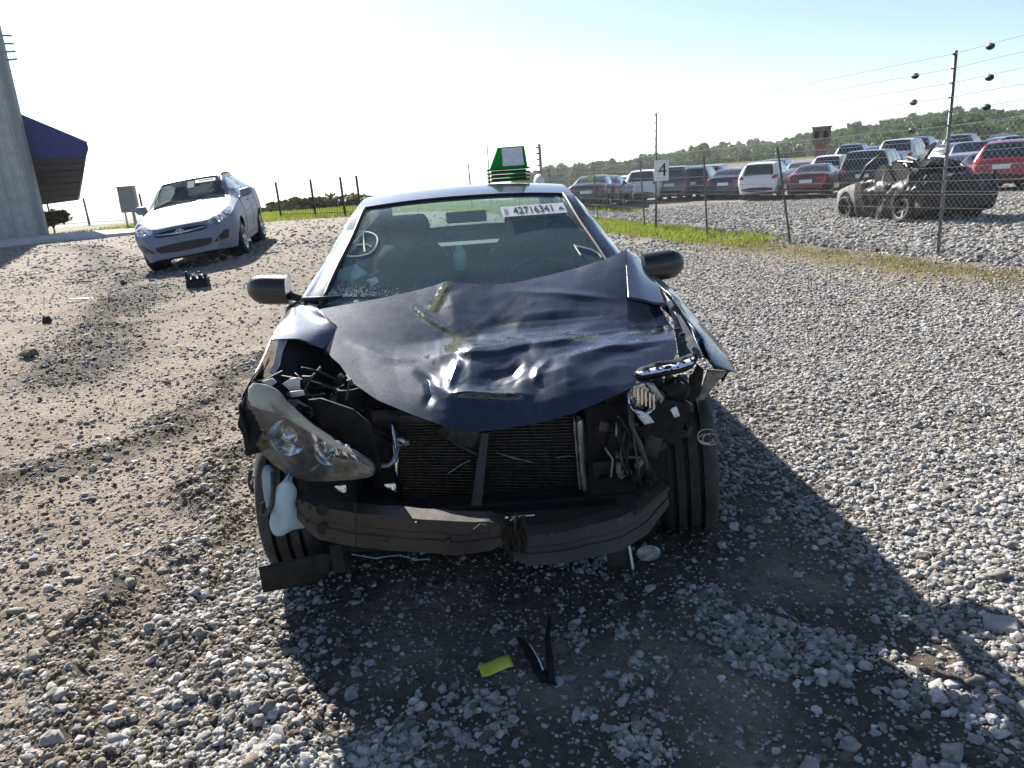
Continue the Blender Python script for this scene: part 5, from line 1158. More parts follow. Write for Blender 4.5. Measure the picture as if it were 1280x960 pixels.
for (px, py, r) in ((362, 545, .060), (412, 562, .045)):
    d = MB().lathe([(0, .05), (r*.45, .045), (r*.8, .02), (r, -.015), (r*1.05, -.02)], 24, Matrix.Translation(W(px, py, dl(px, py)+.05)) @ Matrix.Rotation(radians(80), 4, 'Z')); d.build('reflector_bowl', CHROME, hl, smooth=True)
    MB().lathe([(0, -.02), (r*.4, -.012), (r*.5, .01)], 18, Matrix.Translation(W(px, py, dl(px, py)+.04)) @ Matrix.Rotation(radians(80), 4, 'Z')).build('bulb_cap', LAMPG, hl, smooth=True)
for k in range(5): a = 385+k*11; plate([(a, 536+k*5), (a+6, 536+k*5), (a+22, 575+k*2), (a+14, 577+k*2)], lambda u, v: dl(u, v)+.05, 'chrome_fin', CHROME, hl, .003, 6.)
# bracket scraps on top of the lamp
for poly in ([(353,480),(362,474),(374,472),(375,487),(362,488)], [(362,490),(378,488),(381,494),(364,497)], [(327,477),(340,473),(346,478),(338,484)]): plate(poly, lambda u, v: 2.42, 'mount_tab', mat('pale_bracket', (.55, .54, .52), .6), H, .006, 6.)
m = MB().tube([W(433,469,2.50), W(438,476,2.46), (W(436,480,2.46)), W(433,500,2.44)], .004, 6); m.tube([W(436,474,2.47), W(440,482,2.47)], .009, 6); m.build('hood_prop_clip', GREYP, H)
ALU_ = mat('worn_aluminium', (.30, .30, .31), .45, .8, var=.2, scale=20)
# --- engine bay mass
ENG = mat('engine_dark', (.02, .02, .021), .7, .1, var=.5, scale=18, bump=.5)
MB().box(Vector((-.13, 3.02, .46))-HO, (.9, .62, .50)).build('engine', ENG, H, bevel=.03)
MB().box(Vector((-.55, 2.84, .60))-HO, (.24, .22, .22)).build('battery', PLAST, H, bevel=.01)
MB().box(Vector((.18, 2.80, .56))-HO, (.30, .26, .20)).build('air_box', PLAST, H, bevel=.02)
MB().box(Vector((-.13, 3.40, .62))-HO, (1.40, .05, .72)).build('firewall', LINER, H)
for x in (-.72, .44): MB().lathe([(0, .10), (.07, .10), (.085, .04), (.10, -.3)], 20, Matrix.Translation(Vector((x, 2.98, .80))-HO) @ Matrix.Rotation(radians(-90), 4, 'Y')).build('strut_tower', LINER, H, smooth=True)
m = MB()
for k in range(8): A = k*.8; z = .70+.012*k; m.tube([Vector((-.60+.045*cos(q), 2.62+.045*sin(q), z))-HO for q in np.linspace(0, 2*pi, 13)], .008, 6, False)
m.build('corrugated_hose', PLAST, H, smooth=True)
for a, b, r in (((-.75, 2.5, .62), (-.52, 2.32, .58), .022), ((-.70, 2.62, .64), (-.45, 2.60, .58), .016), ((.25, 2.6, .60), (.45, 2.5, .55), .02)): a = Vector(a)-HO; b = Vector(b)-HO; MB().tube([a, (a+b)/2+Vector((0, 0, .05)), b], r, 8).build('hose', PLAST, H, smooth=True)
plate([(385,500),(400,498),(440,512),(462,530),(470,560),(476,590),(466,588),(452,572),(425,550),(400,532)], lambda u, v: 2.34+(476-u)*.0012, 'lamp_backing', PLAST, H, .01, 10.)
# wiring and pipework strewn through the open bay
rw_ = random.Random(11)
for k in range(16):
    a = W(rw_.uniform(345, 420), rw_.uniform(455, 505), rw_.uniform(2.6, 2.75)); b_ = W(rw_.uniform(385, 470), rw_.uniform(490, 525), rw_.uniform(2.58, 2.7)); c_ = (a+b_)/2+Vector((rw_.gauss(0, .03), rw_.gauss(0, .02), rw_.uniform(-.05, .03)))
    MB().tube([a, a.lerp(c_, .5)+Vector((0, 0, .01)), c_, c_.lerp(b_, .5)-Vector((0, 0, .01)), b_], rw_.choice((.003, .004, .006, .009)), 6).build('wire_loom' if k % 3 else 'pipe', [PLAST, GREYP, DUSTP][k % 3], H, smooth=True)
for k in range(14):
    p = W(rw_.uniform(345, 430), rw_.uniform(470, 520), rw_.uniform(2.6, 2.72)); MB().box(p, (rw_.uniform(.01, .035), rw_.uniform(.01, .03), rw_.uniform(.008, .03)), Matrix.Rotation(rw_.uniform(-.8, .8), 3, 'Y')).build('connector', [GREYP, PLAST, DUSTP, ALU_][k % 4], H, bevel=.002)
for k in range(10):
    p = W(rw_.uniform(735, 815), rw_.uniform(520, 610), rw_.uniform(2.40, 2.5)); MB().box(p, (rw_.uniform(.01, .04), rw_.uniform(.01, .03), rw_.uniform(.01, .05)), Matrix.Rotation(rw_.uniform(-.8, .8), 3, 'Y')).build('connector', [GREYP, PLAST, DUSTP, ALU_][k % 4], H, bevel=.002)
for px, py in ((450, 648), (520, 655), (560, 676), (480, 678), (690, 668), (735, 663), (775, 650)): MB().lathe([(0, -.003), (.007, -.003), (.008, .004)], 10, Matrix.Translation(W(px, py, 2.06 if px < 640 else 2.08)) @ Matrix.Rotation(radians(90), 4, 'Z')).build('bolt', GREYP, H)
# --- radiator pack
RY = 2.60
plate([(497,520),(722,512),(735,648),(500,640)], lambda u, v: RY+.01, 'radiator_core', mat('radiator_fins', (.020, .019, .018), .6, .5, var=.4, scale=60), H, .05, 40., 0, False)
m = MB()
for k in range(34):
    t = k/33; a = W(499+2*t, 520+118*t, RY); b = W(722+12*t, 513+134*t, RY); 
    for q in range(6):
        c0, c1 = a.lerp(b, q/6), a.lerp(b, (q+1)/6); jz = Vector((0, 0, .0022*noise.noise(Vector((q*1.7, k*.9, 0))))); m.bar(c0+jz, c1+jz*.4, .010, .0022)
tag(m.build('condenser_fins', mat('fin_aluminium', (.11, .10, .09), .45, .7, var=.3, scale=40), H), kind='stuff')
MB().tube([W(492,530,RY-.02), W(496,580,RY-.02), W(501,628,RY-.02)], .0105, 10).build('condenser_tank', CHROME, H, smooth=True)
ALU = mat('dull_aluminium', (.36, .37, .39), .35, .9, var=.2, scale=20)
m = MB().tube([W(470,583,RY-.12), W(486,582,RY-.12), W(492,577,RY-.11), W(497,563,RY-.07), W(501,553,RY-.05)], .009, 10); m.build('ac_pipe', ALU, H, smooth=True); MB().lathe([(.006, -.008), (.020, -.008), (.020, .008), (.006, .008)], 16, Matrix.Translation(W(501,553,RY-.06)) @ Matrix.Rotation(radians(90), 4, 'Z')).build('pipe_flange', ALU, H, smooth=True); MB().box(W(508,553,RY-.06), (.022, .014, .018)).build('pipe_block', ALU, H)
plate([(721,523),(731,525),(735,553),(734,590),(740,628),(731,631),(726,596)], lambda u, v: RY-.05, 'receiver_tank', ALU, H, .04, 12.)
plate([(716,520),(719,520),(729,632),(725,632)], lambda u, v: RY-.03, 'side_plate', ALU, H, .02, 12.)
for poly, d in (([(463,514),(532,517),(545,525),(545,533),(466,532)], 2.60), ([(465,533),(474,533),(470,560),(466,562)], 2.60), ([(560,527),(606,540),(600,562),(594,568),(545,540)], 2.56)): plate(poly, lambda u, v, d=d: d, 'radiator_support', GREYP, H, .02, 12.)
m = MB().prism([W(602,541,2.54), W(611,541,2.54), W(602,632,2.46), W(589,632,2.46)], (0, .03, 0)); m.build('hood_latch_brace', GREYP, H)
MB().tube([W(549,540,2.57), W(572,556,2.56), W(596,568,2.55)], .007, 6).build('diagonal_brace', GREYP, H)
for pts in ([(560,592),(575,582),(588,575)], [(620,566),(640,572),(665,578)], [(695,572),(712,570),(722,572)]): MB().tube([W(a, b, RY-.012) for a, b in pts], .003, 5).build('scratched_tube', ALU, H)
# --- bumper beam, broken in the middle
def beam(path, hs, tilt, name, parent):
    m = MB(); prof_ = [(-.5, -.5), (-.5, -.12), (-.44, -.08), (-.44, .08), (-.5, .12), (-.5, .5), (.5, .5), (.5, -.5)]; R_ = []
    for (px, py, Y), h in zip(path, hs):
        p = W(px, py, Y); R_.append([p+Vector((0, a*.075+tilt*b*h, b*h)) for a, b in prof_])
    R2 = []
    for r0, r1 in zip(R_[:-1], R_[1:]):
        for q in range(5): R2.append([u_.lerp(v_, q/5) for u_, v_ in zip(r0, r1)])
    R2.append(R_[-1]); R_ = [[p+noise.noise_vector(p*9)*.004+noise.noise_vector(p*26)*.002 for p in r] for r in R2]
    m.grid([r+[r[0]] for r in R_]); m.f.append(tuple(range(8))); n = len(m.v); m.f.append(tuple(range(n-9, n-1))); return m.build(name, BEAMM, parent, smooth=True, angle=30)
b1 = beam([(372,628,2.300), (388,640,2.240), (402,648,2.200), (443,655,2.150), (447,656,2.145), (500,661,2.120), (570,666,2.100), (612,664,2.095), (630,662,2.110)], [.065, .10, .11, .116, .112, .112, .108, .095, .06], .12, 'bumper_beam', H)
b2 = beam([(640,678,2.120), (660,682,2.100), (720,675,2.130), (775,660,2.170), (806,642,2.220), (832,614,2.300)], [.06, .085, .09, .092, .088, .06], .45, 'bumper_beam', H)
for py in (637, 661): MB().lathe([(0, -.002), (.020, -.002), (.022, .004)], 18, Matrix.Translation(W(403,py,2.152)) @ Matrix.Rotation(radians(90), 4, 'Z') @ Matrix.Scale(1.0, 4)).build('beam_hole', LINER, b1)
for (px, py) in ((378,628),(384,652),(388,634)): MB().lathe([(0, -.002), (.006, -.002), (.006, .003)], 10, Matrix.Translation(W(px, py, 2.19)) @ Matrix.Rotation(radians(90), 4, 'Z')).build('bolt_hole', LINER, b1)
MB().tube([W(588,672,2.047), W(592,662,2.047), W(600,655,2.047), (W(608,656,2.047)), W(614,664,2.047), W(616,672,2.047)], .0022, 5).build('stamped_arch', GREYP, b1)
MB().tube([W(445,629,2.09), W(445,684,2.07)], .002, 5).build('seam_line', LINER, b1)
m = MB()
for k in range(9):
    a = W(630+k*3.2, 640+random.uniform(0, 18), 2.07); m.tube([a, a+Vector((random.gauss(0, .012), random.gauss(0, .01), -.04)), a+Vector((random.gauss(0, .02), random.gauss(0, .012), -.11))], [.006, .008, .003], 5)
m.build('torn_steel', mat('torn_rusty_steel', (.022, .016, .013), .7, .4, var=.4, scale=30), b2)
MB().tube([W(640,647,2.13), W(655,645,2.12), W(668,644,2.13)], .003, 5).build('bright_edge', CHROME, b2)
MB().bar(W(790,640,2.19), W(832,606,2.24), .05, .012).build('beam_flange', BEAMM, b2)
MB().box(W(424,694,2.24), (.04, .05, .10)).build('tow_bracket', LINER, H);
MB().tube([W(440,693,2.06), W(470,698,2.05), W(480,696,2.05), W(500,694,2.05), W(520,700,2.05), W(538,699,2.05)], .002, 5).build('hanging_clip_wire', ALU_, H)
MB().box(Vector((-.15, 2.62, .30))-HO, (1.0, .35, .05)).build('subframe', LINER, H); MB().box(Vector((-.15, 2.75, .26))-HO, (1.15, .5, .16)).build('front_crossmember', LINER, H)
for sg, px, py in ((0, 480, 606), (0, 418, 608)): plate([(px, py), (px+14, py-2), (px+16, py+10), (px+6, py+6)], lambda u, v: 2.12, 'clip', CHROME, H, .003, 5.)
# --- washer bottle and hanging bits on the left
BOTT = mat('washer_bottle_plastic', (.30, .42, .47), .45, var=.15, scale=10)
plate([(350,603),(362,601),(371,609),(371,622),(368,632),(378,642),(384,660),(372,661),(362,664),(352,671),(341,669),(336,655),(341,628),(344,612)], lambda u, v: 2.27-.03*max(0, 1-((u-356)/22)**2), 'washer_bottle', BOTT, H, .08, 6., 2)
plate([(326,586),(336,585),(341,600),(338,622),(334,640),(329,618)], lambda u, v: 2.30, 'filler_neck', BOTT, H, .03, 6., 1)
MB().tube([W(341,590,2.27), W(342,612,2.25), W(340,630,2.25), W(334,642,2.25), (W(327,643,2.26)), W(329,628,2.27)], .008, 8).build('filler_hose', GREYP, H, smooth=True)
for k in range(3): MB().tube([W(312+k*2, 588, 2.33), W(310+k, 602, 2.32), W(313+k*2, 618, 2.32), W(316, 600, 2.33)], .003, 5).build('loose_cable', GREYP, H)
plate([(323,709),(358,702),(392,694),(420,690),(418,712),(395,730),(362,735),(329,741)], lambda u, v: 2.36, 'splash_shield', PLAST, H, .006, 10.)
# --- wheels
wheel(H, Vector((-.885, 2.78, .318))-HO, .322, .215, -1, radians(4)); wheel(H, Vector((.705, 2.93, .318))-HO, .330, .225, 1, radians(-9), radians(-3))
for sd in (-1, 1): p = HM @ Vector((sd*.765, 3.65, .322)); wheel(H, p, .322, .215, sd, HYAW)
for x, sg in ((-.885, -1), (.60, 1)): MB().lathe([(.07, -.26), (.30, -.26), (.33, -.10)], 28, Matrix.Translation(Vector((x, 2.82, .34))-HO) @ Matrix.Scale(sg, 4, (1, 0, 0))).build('wheel_well', LINER, H, smooth=True)
# --- right wing torn outwards
FRA = [[(783,312,3.30),(790,316,3.33),(796,319,3.36),(801,323,3.38)], [(783,332,3.16),(795,334,3.18),(804,338,3.22),(812,344,3.24)], [(784,352,3.02),(799,354,3.02),(813,357,3.05),(824,358,3.08)], [(785,373,2.88),(803,376,2.86),(818,380,2.86),(833,381,2.88)]]
A_ = surf(FRA, 5, 5); m = MB().grid(A_)
FRB = [[(812,345,3.26),(818,346,3.28),(824,348,3.30),(828,352,3.30)], [(826,358,3.06),(834,360,3.10),(842,363,3.12),(850,372,3.10)], [(838,368,2.95),(849,376,2.98),(860,384,3.00),(872,399,2.97)], [(850,386,2.84),(860,394,2.86),(874,402,2.88),(889,416,2.86)],
       [(862,408,2.74),(870,412,2.70),(882,416,2.76),(902,434,2.76)], [(872,430,2.62),(880,432,2.66),(884,438,2.58),(912,449,2.66)], [(880,447,2.54),(887,450,2.60),(893,456,2.52),(921,466,2.58)]]
B_ = surf(FRB, 6, 6); m.grid(B_); m.grid([[r[-1], r[-1]+Vector((.02, .02, -.06)), r[-1]+Vector((.0, .05, -.12))] for r in B_[:-8]])
m.build('front_wing', P_HERO, H, smooth=True, angle=40, solid=.003)['label'] = 'torn wing bent outward over the exposed tyre'
MB().grid([[W(826,360,3.08), W(838,385,2.95)], [W(846,384,2.88), W(842,400,2.84)], [W(866,420,2.72), W(846,428,2.72)], [W(880,447,2.60), W(850,452,2.62)]]).build('inner_apron', APRON, H, solid=.006)
plate([(833,376),(838,375),(846,386),(849,395),(846,399),(838,388)], lambda u, v: 2.90, 'bare_apron_edge', mat('bare_white', (.70, .69, .66), .5), H, .004, 5.)
for k, (px, py) in enumerate(((846,412),(853,418),(858,428))): MB().box(W(px, py, 2.70), (.02, .01, .012)).build('apron_hole', LINER, H)
# broken lamp strip: peeling chrome, sky reflection painted in as white-blue patches
MS = bpy.data.materials.new('chrome_sky_reflection'); MS.use_nodes = True; N, L = nodes(MS); b = N['Principled BSDF']; tc = N.new('ShaderNodeTexCoord'); nz = N.new('ShaderNodeTexNoise'); nz.inputs['Scale'].default_value = 42; nz.inputs['Detail'].default_value = 1; L.new(tc.outputs['Object'], nz.inputs['Vector'])
rp = N.new('ShaderNodeValToRGB'); rp.color_ramp.interpolation = 'CONSTANT'; rp.color_ramp.elements[0].color = (.008, .012, .03, 1); rp.color_ramp.elements[1].position = .47; rp.color_ramp.elements[1].color = (.62, .72, .88, 1); L.new(nz.outputs[0], rp.inputs[0]); L.new(rp.outputs[0], b.inputs['Base Color']); b.inputs['Roughness'].default_value = .25
ls = plate([(793,465),(800,459),(822,452),(845,449),(869,439),(873,447),(867,456),(852,462),(825,467),(800,471)], lambda u, v: 2.47-.003*(v-455), 'lamp_trim', PLAST, H, .02, 6.); plate([(796,465),(820,459),(845,454),(868,446),(867,454),(850,460),(824,465),(800,469)], lambda u, v: 2.455-.003*(v-455), 'peeling_chrome', MS, ls, .003, 5.)
bl = MB().lathe([(0, .05), (.025, .045), (.045, .01), (.058, -.02), (.060, -.015), (.046, .016), (0, .058)], 22, Matrix.Translation(W(800,498,2.44)) @ Matrix.Rotation(radians(115), 4, 'Z') @ Matrix.Rotation(radians(15), 4, 'Y')).build('broken_headlight', LAMPG, H, smooth=True); bl['label'] = 'smashed chrome headlight reflector'
for poly, d, m_ in (([(790,481),(806,476),(814,488),(810,500),(803,512),(792,510)], 2.43, LAMPG), ([(793,512),(804,515),(812,520),(818,528),(806,531),(798,522)], 2.41, WHITEP), ([(838,512),(846,508),(850,520),(843,522)], 2.42, WHITEP), ([(806,476),(818,480),(830,498),(826,506),(814,492)], 2.42, ALU), ([(826,484),(850,478),(862,484),(856,496),(834,498)], 2.46, PLAST)): plate(poly, lambda u, v, d=d: d, 'lamp_shard', m_, bl, .008, 6.)
for k in range(5): MB().box(W(797+k*5, 494+k*2, 2.42), (.006, .012, .055)).build('reflector_rib', CHROME, bl)
MB().lathe([(.030, -.01), (.045, 0), (.04, .02)], 20, Matrix.Translation(W(848,486,2.50)) @ Matrix.Rotation(radians(100), 4, 'Z') @ Matrix.Rotation(.5, 4, 'Y')).build('lamp_ring', PLAST, bl, smooth=True)
MB().box(W(826,520,2.52), (.15, .12, .16), Matrix.Rotation(.3, 3, 'Y')).build('lamp_housing_remains', PLAST, H, bevel=.01)
plate([(862,478),(872,455),(880,462),(876,490),(868,505),(858,500)], lambda u, v: 2.55, 'arch_liner', PLAST, H, .01, 8.); plate([(884,462),(910,464),(895,480),(880,500),(872,500)], lambda u, v: 2.72, 'wing_stay', DUSTP, H, .01, 8.); plate([(832,545),(858,540),(862,530),(866,535),(864,548),(834,551)], lambda u, v: 2.55, 'apron_bracket', GREYP, H, .02, 8.)
rs = random.Random(3)
for k in range(16):
    px, py = rs.uniform(745, 822), rs.uniform(508, 600); d = rs.uniform(2.42, 2.58); R_ = Matrix.Rotation(rs.uniform(-.7, .7), 3, 'Y') @ Matrix.Rotation(rs.uniform(-.6, .6), 3, 'Z')
    MB().box(W(px, py, d), (rs.uniform(.03, .10), rs.uniform(.03, .08), rs.uniform(.03, .12)), R_).build('broken_bracket', [PLAST, GREYP, LINER, BEAMM][k % 4], H, bevel=.004)
MB().box(Vector((.40, 2.62, .48))-HO, (.28, .22, .42)).build('inner_wing_box', LINER, H)
for k in range(6):
    a = W(rs.uniform(750, 800), rs.uniform(500, 525), 2.42); b_ = W(rs.uniform(770, 825), rs.uniform(570, 625), 2.36); c_ = (a+b_)/2+Vector((rs.gauss(0, .04), -.03, rs.gauss(0, .03))); MB().tube([a, a.lerp(c_, .6), c_, c_.lerp(b_, .6), b_], .005, 6).build('dangling_cable', PLAST if k % 2 else GREYP, H, smooth=True)
MB().tube([W(786,505,2.40), W(788,530,2.38), W(800,555,2.36), W(808,580,2.36), W(813,612,2.38)], [.006, .008, .009, .008, .004], 6).build('torn_strip', GREYP, H, smooth=True)
MB().tube([W(772,520,2.40), W(770,545,2.41)], .004, 5).build('torn_strip', ALU, H); MB().tube([W(756,560,2.40), W(766,575,2.40), W(764,596,2.40)], .004, 5).build('torn_strip', ALU, H); MB().tube([W(770,571,2.39), W(800,572,2.39)], .004, 5).build('torn_strip', ALU, H)
plate([(740,580),(766,576),(768,596),(742,600)], lambda u, v: 2.41, 'duct_panel', PLAST, H, .03, 8.)
CORD = mat('pale_string', (.50, .47, .38), .8)
for cx, cy, r in ((884,545,11), (888,549,9), (882,549,8)): MB().tube([W(cx+r*cos(A)*1.1, cy+r*sin(A)*.8, 2.50+.02*sin(2*A)) for A in np.linspace(0, 5.4, 14)], .0022, 5).build('tangled_string', CORD, H)
plate([(757,668),(785,664),(787,712),(760,712)], lambda u, v: 2.38, 'mud_flap', mat('green_black_flap', (.018, .024, .018), .6), H, .006, 12.); plate([(782,664),(785,664),(793,711),(790,712)], lambda u, v: 2.37, 'flap_edge', WHITEP, H, .004, 8.)
MB().tube([W(795,662,2.3), W(812,655,2.3), W(822,640,2.3), W(826,630,2.32)], .008, 8).build('hose', GREYP, H, smooth=True)
# --- mirrors, wipers
for sd, q in ((-1, W(362,362,3.52)), (1, W(803,335,3.52))): mirror_pod(H, q.x, q.y, q.z, sd, mat('mirror_cap_blue_grey', (.014, .014, .018), .4, .2, coat=.4, var=.1), .98)
MB().tube([W(378,374,3.36), W(398,373,3.33), W(428,371,3.30)], [.012, .010, .006], 6).build('wiper', BLACK, H, smooth=True); MB().tube([W(384,377,3.34), W(420,374,3.30)], .005, 5).build('wiper', BLACK, H)
# --- marks on the windscreen
wv = HB(hc.mesh('windshield', inset=.004)); WBV = BVHTree.FromPolygons([Vector(v) for v in wv.v], wv.f); CHALK = mat('white_marker', (.88, .90, .66), .8, var=.05)
def stroke(pts, r=.0043, name='marker_stroke', parent=None):
    P = [on(WBV, a, b, .003) for a, b in pts]; P = [p for p in P if p is not None]
    if len(P) > 1: MB().tube(P, r, 5).build(name, CHALK, parent or ws)
stroke([(446+26*cos(A)*(1+.04*sin(3*A)), 305-(16.5+1.5*cos(2*A))*sin(A)-2.5*cos(A)) for A in np.linspace(2.0, 2.0+6.6, 40)], name='marker_circle'); stroke([(431,316),(441,304),(452,292),(454,291),(455,303),(456,314)]); stroke([(436,309),(446,306),(458,305),(464,308)]); stroke([(426,318),(422,326)])
stroke([(718,306),(722,313),(726,319)]); stroke([(718,307),(728,309),(740,312),(748,317),(752,322)])
a, b_, d = on(WBV, 626.5, 262, .004), on(WBV, 703, 256.5, .004), on(WBV, 632, 273, .004); U_ = (b_-a); V2 = (d-a); V2 = V2-U_.normalized()*V2.dot(U_.normalized()); wS, hS = U_.length, V2.length; e1 = U_.normalized(); e2 = -V2.normalized(); e3 = e1.cross(e2); ctr = a+U_/2+V2/2
e3 = e3 if e3.dot(CAMO-ctr) > 0 else -e3
SM = Matrix.Translation(ctr+e3*.012) @ Matrix((e1, e2, e3)).transposed().to_4x4()
sk = MB().box((0, 0, 0), (wS*1.03, hS*1.12, .0012)); sk.v = [tuple(SM @ Vector(v)) for v in sk.v]; sk = sk.build('lot_sticker', WHITEP, ws)
text_mesh('42716341', hS*1.05, 'lot_number', PRINT, sk, SM @ Matrix.Translation((0, 0, .0014)) @ Matrix.Scale(wS*.74/(hS*1.05*4.45), 4, (1, 0, 0))); text_mesh('A', hS*.5, 'letter_print', PRINT, sk, SM @ Matrix.Translation((wS*.44, -.004, .0014)))
for k in range(5): m = MB().box((-wS*.47+k*.004, 0, .0014), (.0018, hS*.62, .0006)); m.v = [tuple(SM @ Vector(v)) for v in m.v]; m.build('fine_print', mat('grey_print', (.25, .25, .26), .7), sk)
# crumbs of glass lying along the lower windscreen
m = MB(); rs = random.Random(5)
for k in range(900):
    px = 400+abs(rs.gauss(0, 45)); py = 372-abs(rs.gauss(0, 6))-max(0, (px-400))*.02; p = on(WBV, px, py, .004)
    if p is None: continue
    s_ = rs.uniform(.0008, .0028); R_ = Matrix.Rotation(rs.uniform(0, 6), 3, 'X') @ Matrix.Rotation(rs.uniform(0, 6), 3, 'Z'); m.box(p, (s_, s_, s_), R_)
tag(m.build('glass_crumbs', mat('glass_crumb', (.75, .78, .78), .2), ws), kind='stuff')
# things on the dash and console
MB().lathe([(0, 0), (.033, 0), (.034, .08), (.018, .10), (.018, .115), (0, .115)], 16, Matrix.Translation(W(576,336,3.80)) @ Matrix.Rotation(radians(-90), 4, 'Y')).build('bottle', mat('pale_bottle', (.20, .28, .24), .4), H, smooth=True)
for poly, mm in (([(420,338),(445,330),(460,342),(440,352),(422,350)], mat('pale_blue_paper', (.35, .50, .52), .7)), ([(458,350),(470,346),(474,352),(466,358)], WHITEP), ([(462,344),(472,336),(474,339),(465,347)], DUSTP)): plate(poly, lambda u, v: 3.62, 'loose_paper', mm, H, .003, 8.)
# ------------------------------------------------------------------ things lying about on the gravel
def gp(px, py):
    p = onground(px, py); 
    for _ in range(4): p = onground(px, py, gzs(p.x, p.y))
    return p
# green stack of roof-top number hats on the wrecked car
GRN = leafmat('green_plastic', (.012, .26, .05), (.02, .32, .07), .55, 3.); base = at(637, 231, 4.78); base.z = 1.462
def hat(z, full, label):
    o = empty('roof_sign', (base.x, base.y, base.z+z), radians(-4), label, 'sign', 'stacked green roof signs'); 
    MB().box((0, 0, .008), (.262, .15, .010)).build('flange', GRN, o, bevel=.003)
    if full: 
        m = MB(); b0, t0 = [(-.115, -.055), (.118, -.055), (.118, .055), (-.115, .055)], [(-.058, -.030), (.105, -.030), (.105, .030), (-.058, .030)]
        m.add([(x, y, .013) for x, y in b0]+[(x, y, .138) for x, y in t0], [(0, 1, 5, 4), (1, 2, 6, 5), (2, 3, 7, 6), (3, 0, 4, 7), (4, 5, 6, 7), (0, 3, 2, 1)]); m.build('body', GRN, o, bevel=.004)
        q = lambda x, t: (x, -.0575+.025*t, .013+.125*t); MB().prism([q(-.030, .10), q(.100, .10), q(.092, .94), q(-.034, .94)], (0, -.002, .0004)).build('white_label', WHITEP, o)
    else: MB().box((0, 0, .018), (.215, .10, .012)).build('body', GRN, o)
hat(0, False, 'lowest green flange of the sign stack, resting on the car roof'); hat(.023, False, 'second green flange up in the sign stack on the car roof'); hat(.046, False, 'third green flange up, just below the complete sign'); hat(.069, True, 'green roof sign with white label on top of the stack')
# disc, yellow strip, black plastic
p = gp(811, 706); o = MB().lathe([(0, -.006), (.030, -.004), (.044, .0), (.047, .005), (.040, .010), (0, .012)], 28).build('round_lens', mat('frosted_lens', (.42, .43, .42), .3, var=.25, scale=30, coat=.6), smooth=True, angle=40); o.location = (p.x, p.y, p.z+.047); o.rotation_euler = (0, radians(-22), radians(85)); tag(o, 'round frosted lamp lens propped on the gravel under the bumper beam', 'lamp lens')
p = gp(620, 838); m = MB(); m.grid([[Vector((x, y, .010+.006*sin(x*40)+.004*(y > 0)-.003*abs(y)*90)) for y in (-.024, -.012, 0, .012, .024)] for x in np.linspace(-.052, .052, 9)]); o = m.build('plastic_strip', mat('yellow_plastic', (.50, .48, .05), .45, var=.12, scale=25), smooth=True, solid=.003); o.location = (p.x, p.y, p.z+.012); o.rotation_euler = (radians(8), 0, radians(17)); tag(o, 'small yellow plastic strip lying in the shade of the car', 'debris')
p = gp(682, 855); dp = empty('black_trim_piece', p, 0, 'black bent plastic trim piece lying in the shade by the yellow strip', 'debris')
def gl(px, py, z=.015): q = gp(px, py); return Vector((q.x, q.y, q.z+z))-p
MB().tube([gl(690,858), gl(688,835,.03), gl(685,810,.035), gl(687,782,.03)], [.010, .012, .010, .006], 6).build('long_arm', PLAST, dp, smooth=True)
m = MB(); m.grid([[gl(647,805,.03), gl(655,803,.015)], [gl(655,825,.04), gl(668,822,.02)], [gl(665,843,.035), gl(682,840,.015)], [gl(676,858,.02), gl(697,859,.01)]]); m.build('bent_plate', PLAST, dp, solid=.006); MB().tube([gl(664,822,.05), gl(674,838,.045), gl(680,848,.03)], .003, 5).build('frayed_edge', ALU, dp)
p = gp(250, 368); dk = empty('bumper_chunk', p, radians(10), 'ragged black bumper chunk on the gravel in front of the silver sedan', 'debris')
MB().box((0, 0, .12), (.32, .22, .24), taper=.9).build('block', PLAST, dk, bevel=.03)
for x, h in ((-.12, .10), (-.03, .07), (.05, .09), (.12, .06)): MB().box((x, -.03, .24+h/2), (.05, .10, h), Matrix.Rotation(random.uniform(-.4, .4), 3, 'Y'), .5).build('torn_tab', PLAST, dk)
for x in (-.02, .07): MB().box((x, -.05, .285), (.05, .09, .012), Matrix.Rotation(.5, 3, 'Y')).build('pale_flake', WHITEP, dk)
def lump(px, py, wd, label, name, m, cat, sq=.7, seed=1, group=None):
    p = gp(px, py); bm = bmesh.new(); bmesh.ops.create_icosphere(bm, subdivisions=3, radius=1)
    for v in bm.verts:
        q = v.co*1.1+Vector((seed*5.1, seed*2.3, 0)); v.co = v.co*(1+.55*noise.noise(q)+.16*noise.noise(q*2.7)); v.co.x *= wd/2; v.co.y *= wd/2*.8; v.co.z *= wd/2*sq
    me = bpy.data.meshes.new(name); bm.to_mesh(me); bm.free(); me.polygons.foreach_set('use_smooth', [True]*len(me.polygons)); me.set_sharp_from_angle(angle=radians(28)); me.materials.append(m); o = bpy.data.objects.new(name, me); COL.objects.link(o)
    o.location = (p.x, p.y, p.z+wd*sq*.30); o.rotation_euler = (0, 0, seed*1.7); return tag(o, label, cat, group)
lump(60, 403, .125, 'round black rubber lump lying alone on the left gravel', 'rubber_lump', RUBBER, 'debris', .9, 1); lump(155, 355, .10, 'small black lump on the gravel between rubber lump and silver sedan', 'rubber_lump', RUBBER, 'debris', .7, 2)
lump(37, 446, .20, 'dark flat rock near the left edge of the yard', 'rock', CLOD, 'rock', .55, 3); lump(1225, 324, .10, 'black clod at the foot of the fence right of the tall post', 'soil_lump', RUBBER, 'debris', .8, 4)
SM2 = mat('pale_limestone', (.27, .26, .25), .88, var=.18, scale=30, bump=.4)
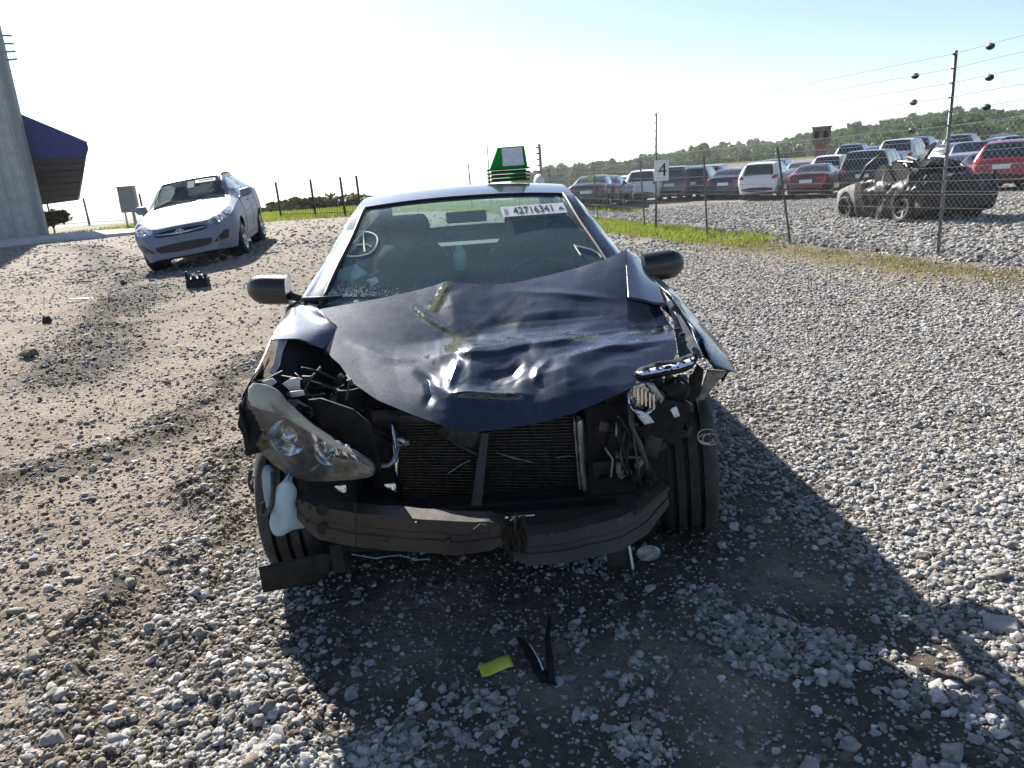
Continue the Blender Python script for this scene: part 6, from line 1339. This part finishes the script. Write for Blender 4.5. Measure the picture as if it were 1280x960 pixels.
for k, (px, py, wd, lb) in enumerate(((440, 870, .062, 'pointed pale stone just inside the car shadow at bottom left'), (1062, 935, .060, 'pinkish grey angular stone near the bottom right of the shade'), (352, 890, .058, 'smooth oval stone on the sunlit edge left of the car shadow'), (316, 886, .045, 'round stone left of the oval one at the shadow edge'),
    (940, 835, .045, 'white round stone in the shade right of centre'), (1012, 960, .060, 'pale stone cut by the bottom frame edge right of centre'), (876, 798, .042, 'lone pinkish stone in the shade below the tyre'), (1190, 945, .075, 'grey stone at the bottom right corner'), (640, 868, .04, 'small stone below the yellow plastic strip'), (89, 772, .075, 'dark block of stone in the dirt at lower left'), (70, 800, .062, 'dark flat stone beside the block at lower left'), (1030, 800, .04, 'white pebble under the shade edge at right'), (68, 928, .085, 'large rounded stone at the bottom left'))):
    lump(px, py, wd*.8, lb, 'stone', CLOD if 'dark' in lb else SM2, 'stone', .7, k+10, 'larger stones in the foreground')
p = gp(1250, 785); o = MB().box((0, 0, 0), (.10, .075, .016), taper=.85).build('flat_slab', mat('pale_slab', (.34, .31, .30), .8, var=.1, scale=20), bevel=.006); o.location = (p.x, p.y, p.z+.02); o.rotation_euler = (.1, -.05, -.5); tag(o, 'flat pale pink slab of stone at the right edge', 'stone')
for px, py, L_, a, lb in ((104, 353, .7, .05, 'thin dark stick on the gravel left of the bumper chunk'), (105, 375, .5, -.1, 'pale flat strip on the gravel left of the silver sedan'), (230, 378, .25, .2, 'white scrap near the ragged bumper chunk')):
    p = gp(px, py); o = MB().box((0, 0, 0), (L_, .05, .015), taper=.8).build('stick' if 'stick' in lb else 'scrap', RUBBER if 'dark' in lb else WHITEP, bevel=.004); o.location = (p.x, p.y, p.z+.02); o.rotation_euler = (0, .02, a); tag(o, lb, 'debris')
# ------------------------------------------------------------------ air
hz = MB().box((0, 0, 0), (9600, 9600, 170)).build('haze', None); hz.location = (0, 0, 5); hz['kind'] = 'stuff'
m_ = bpy.data.materials.new('haze_air'); m_.use_nodes = True; N, L = nodes(m_); N.remove(N['Principled BSDF']); v = N.new('ShaderNodeVolumePrincipled')
v.inputs['Color'].default_value = (.93, .96, 1, 1); v.inputs['Density'].default_value = .0002; v.inputs['Anisotropy'].default_value = .35; L.new(v.outputs[0], N['Material Output'].inputs['Volume']); hz.data.materials.append(m_)
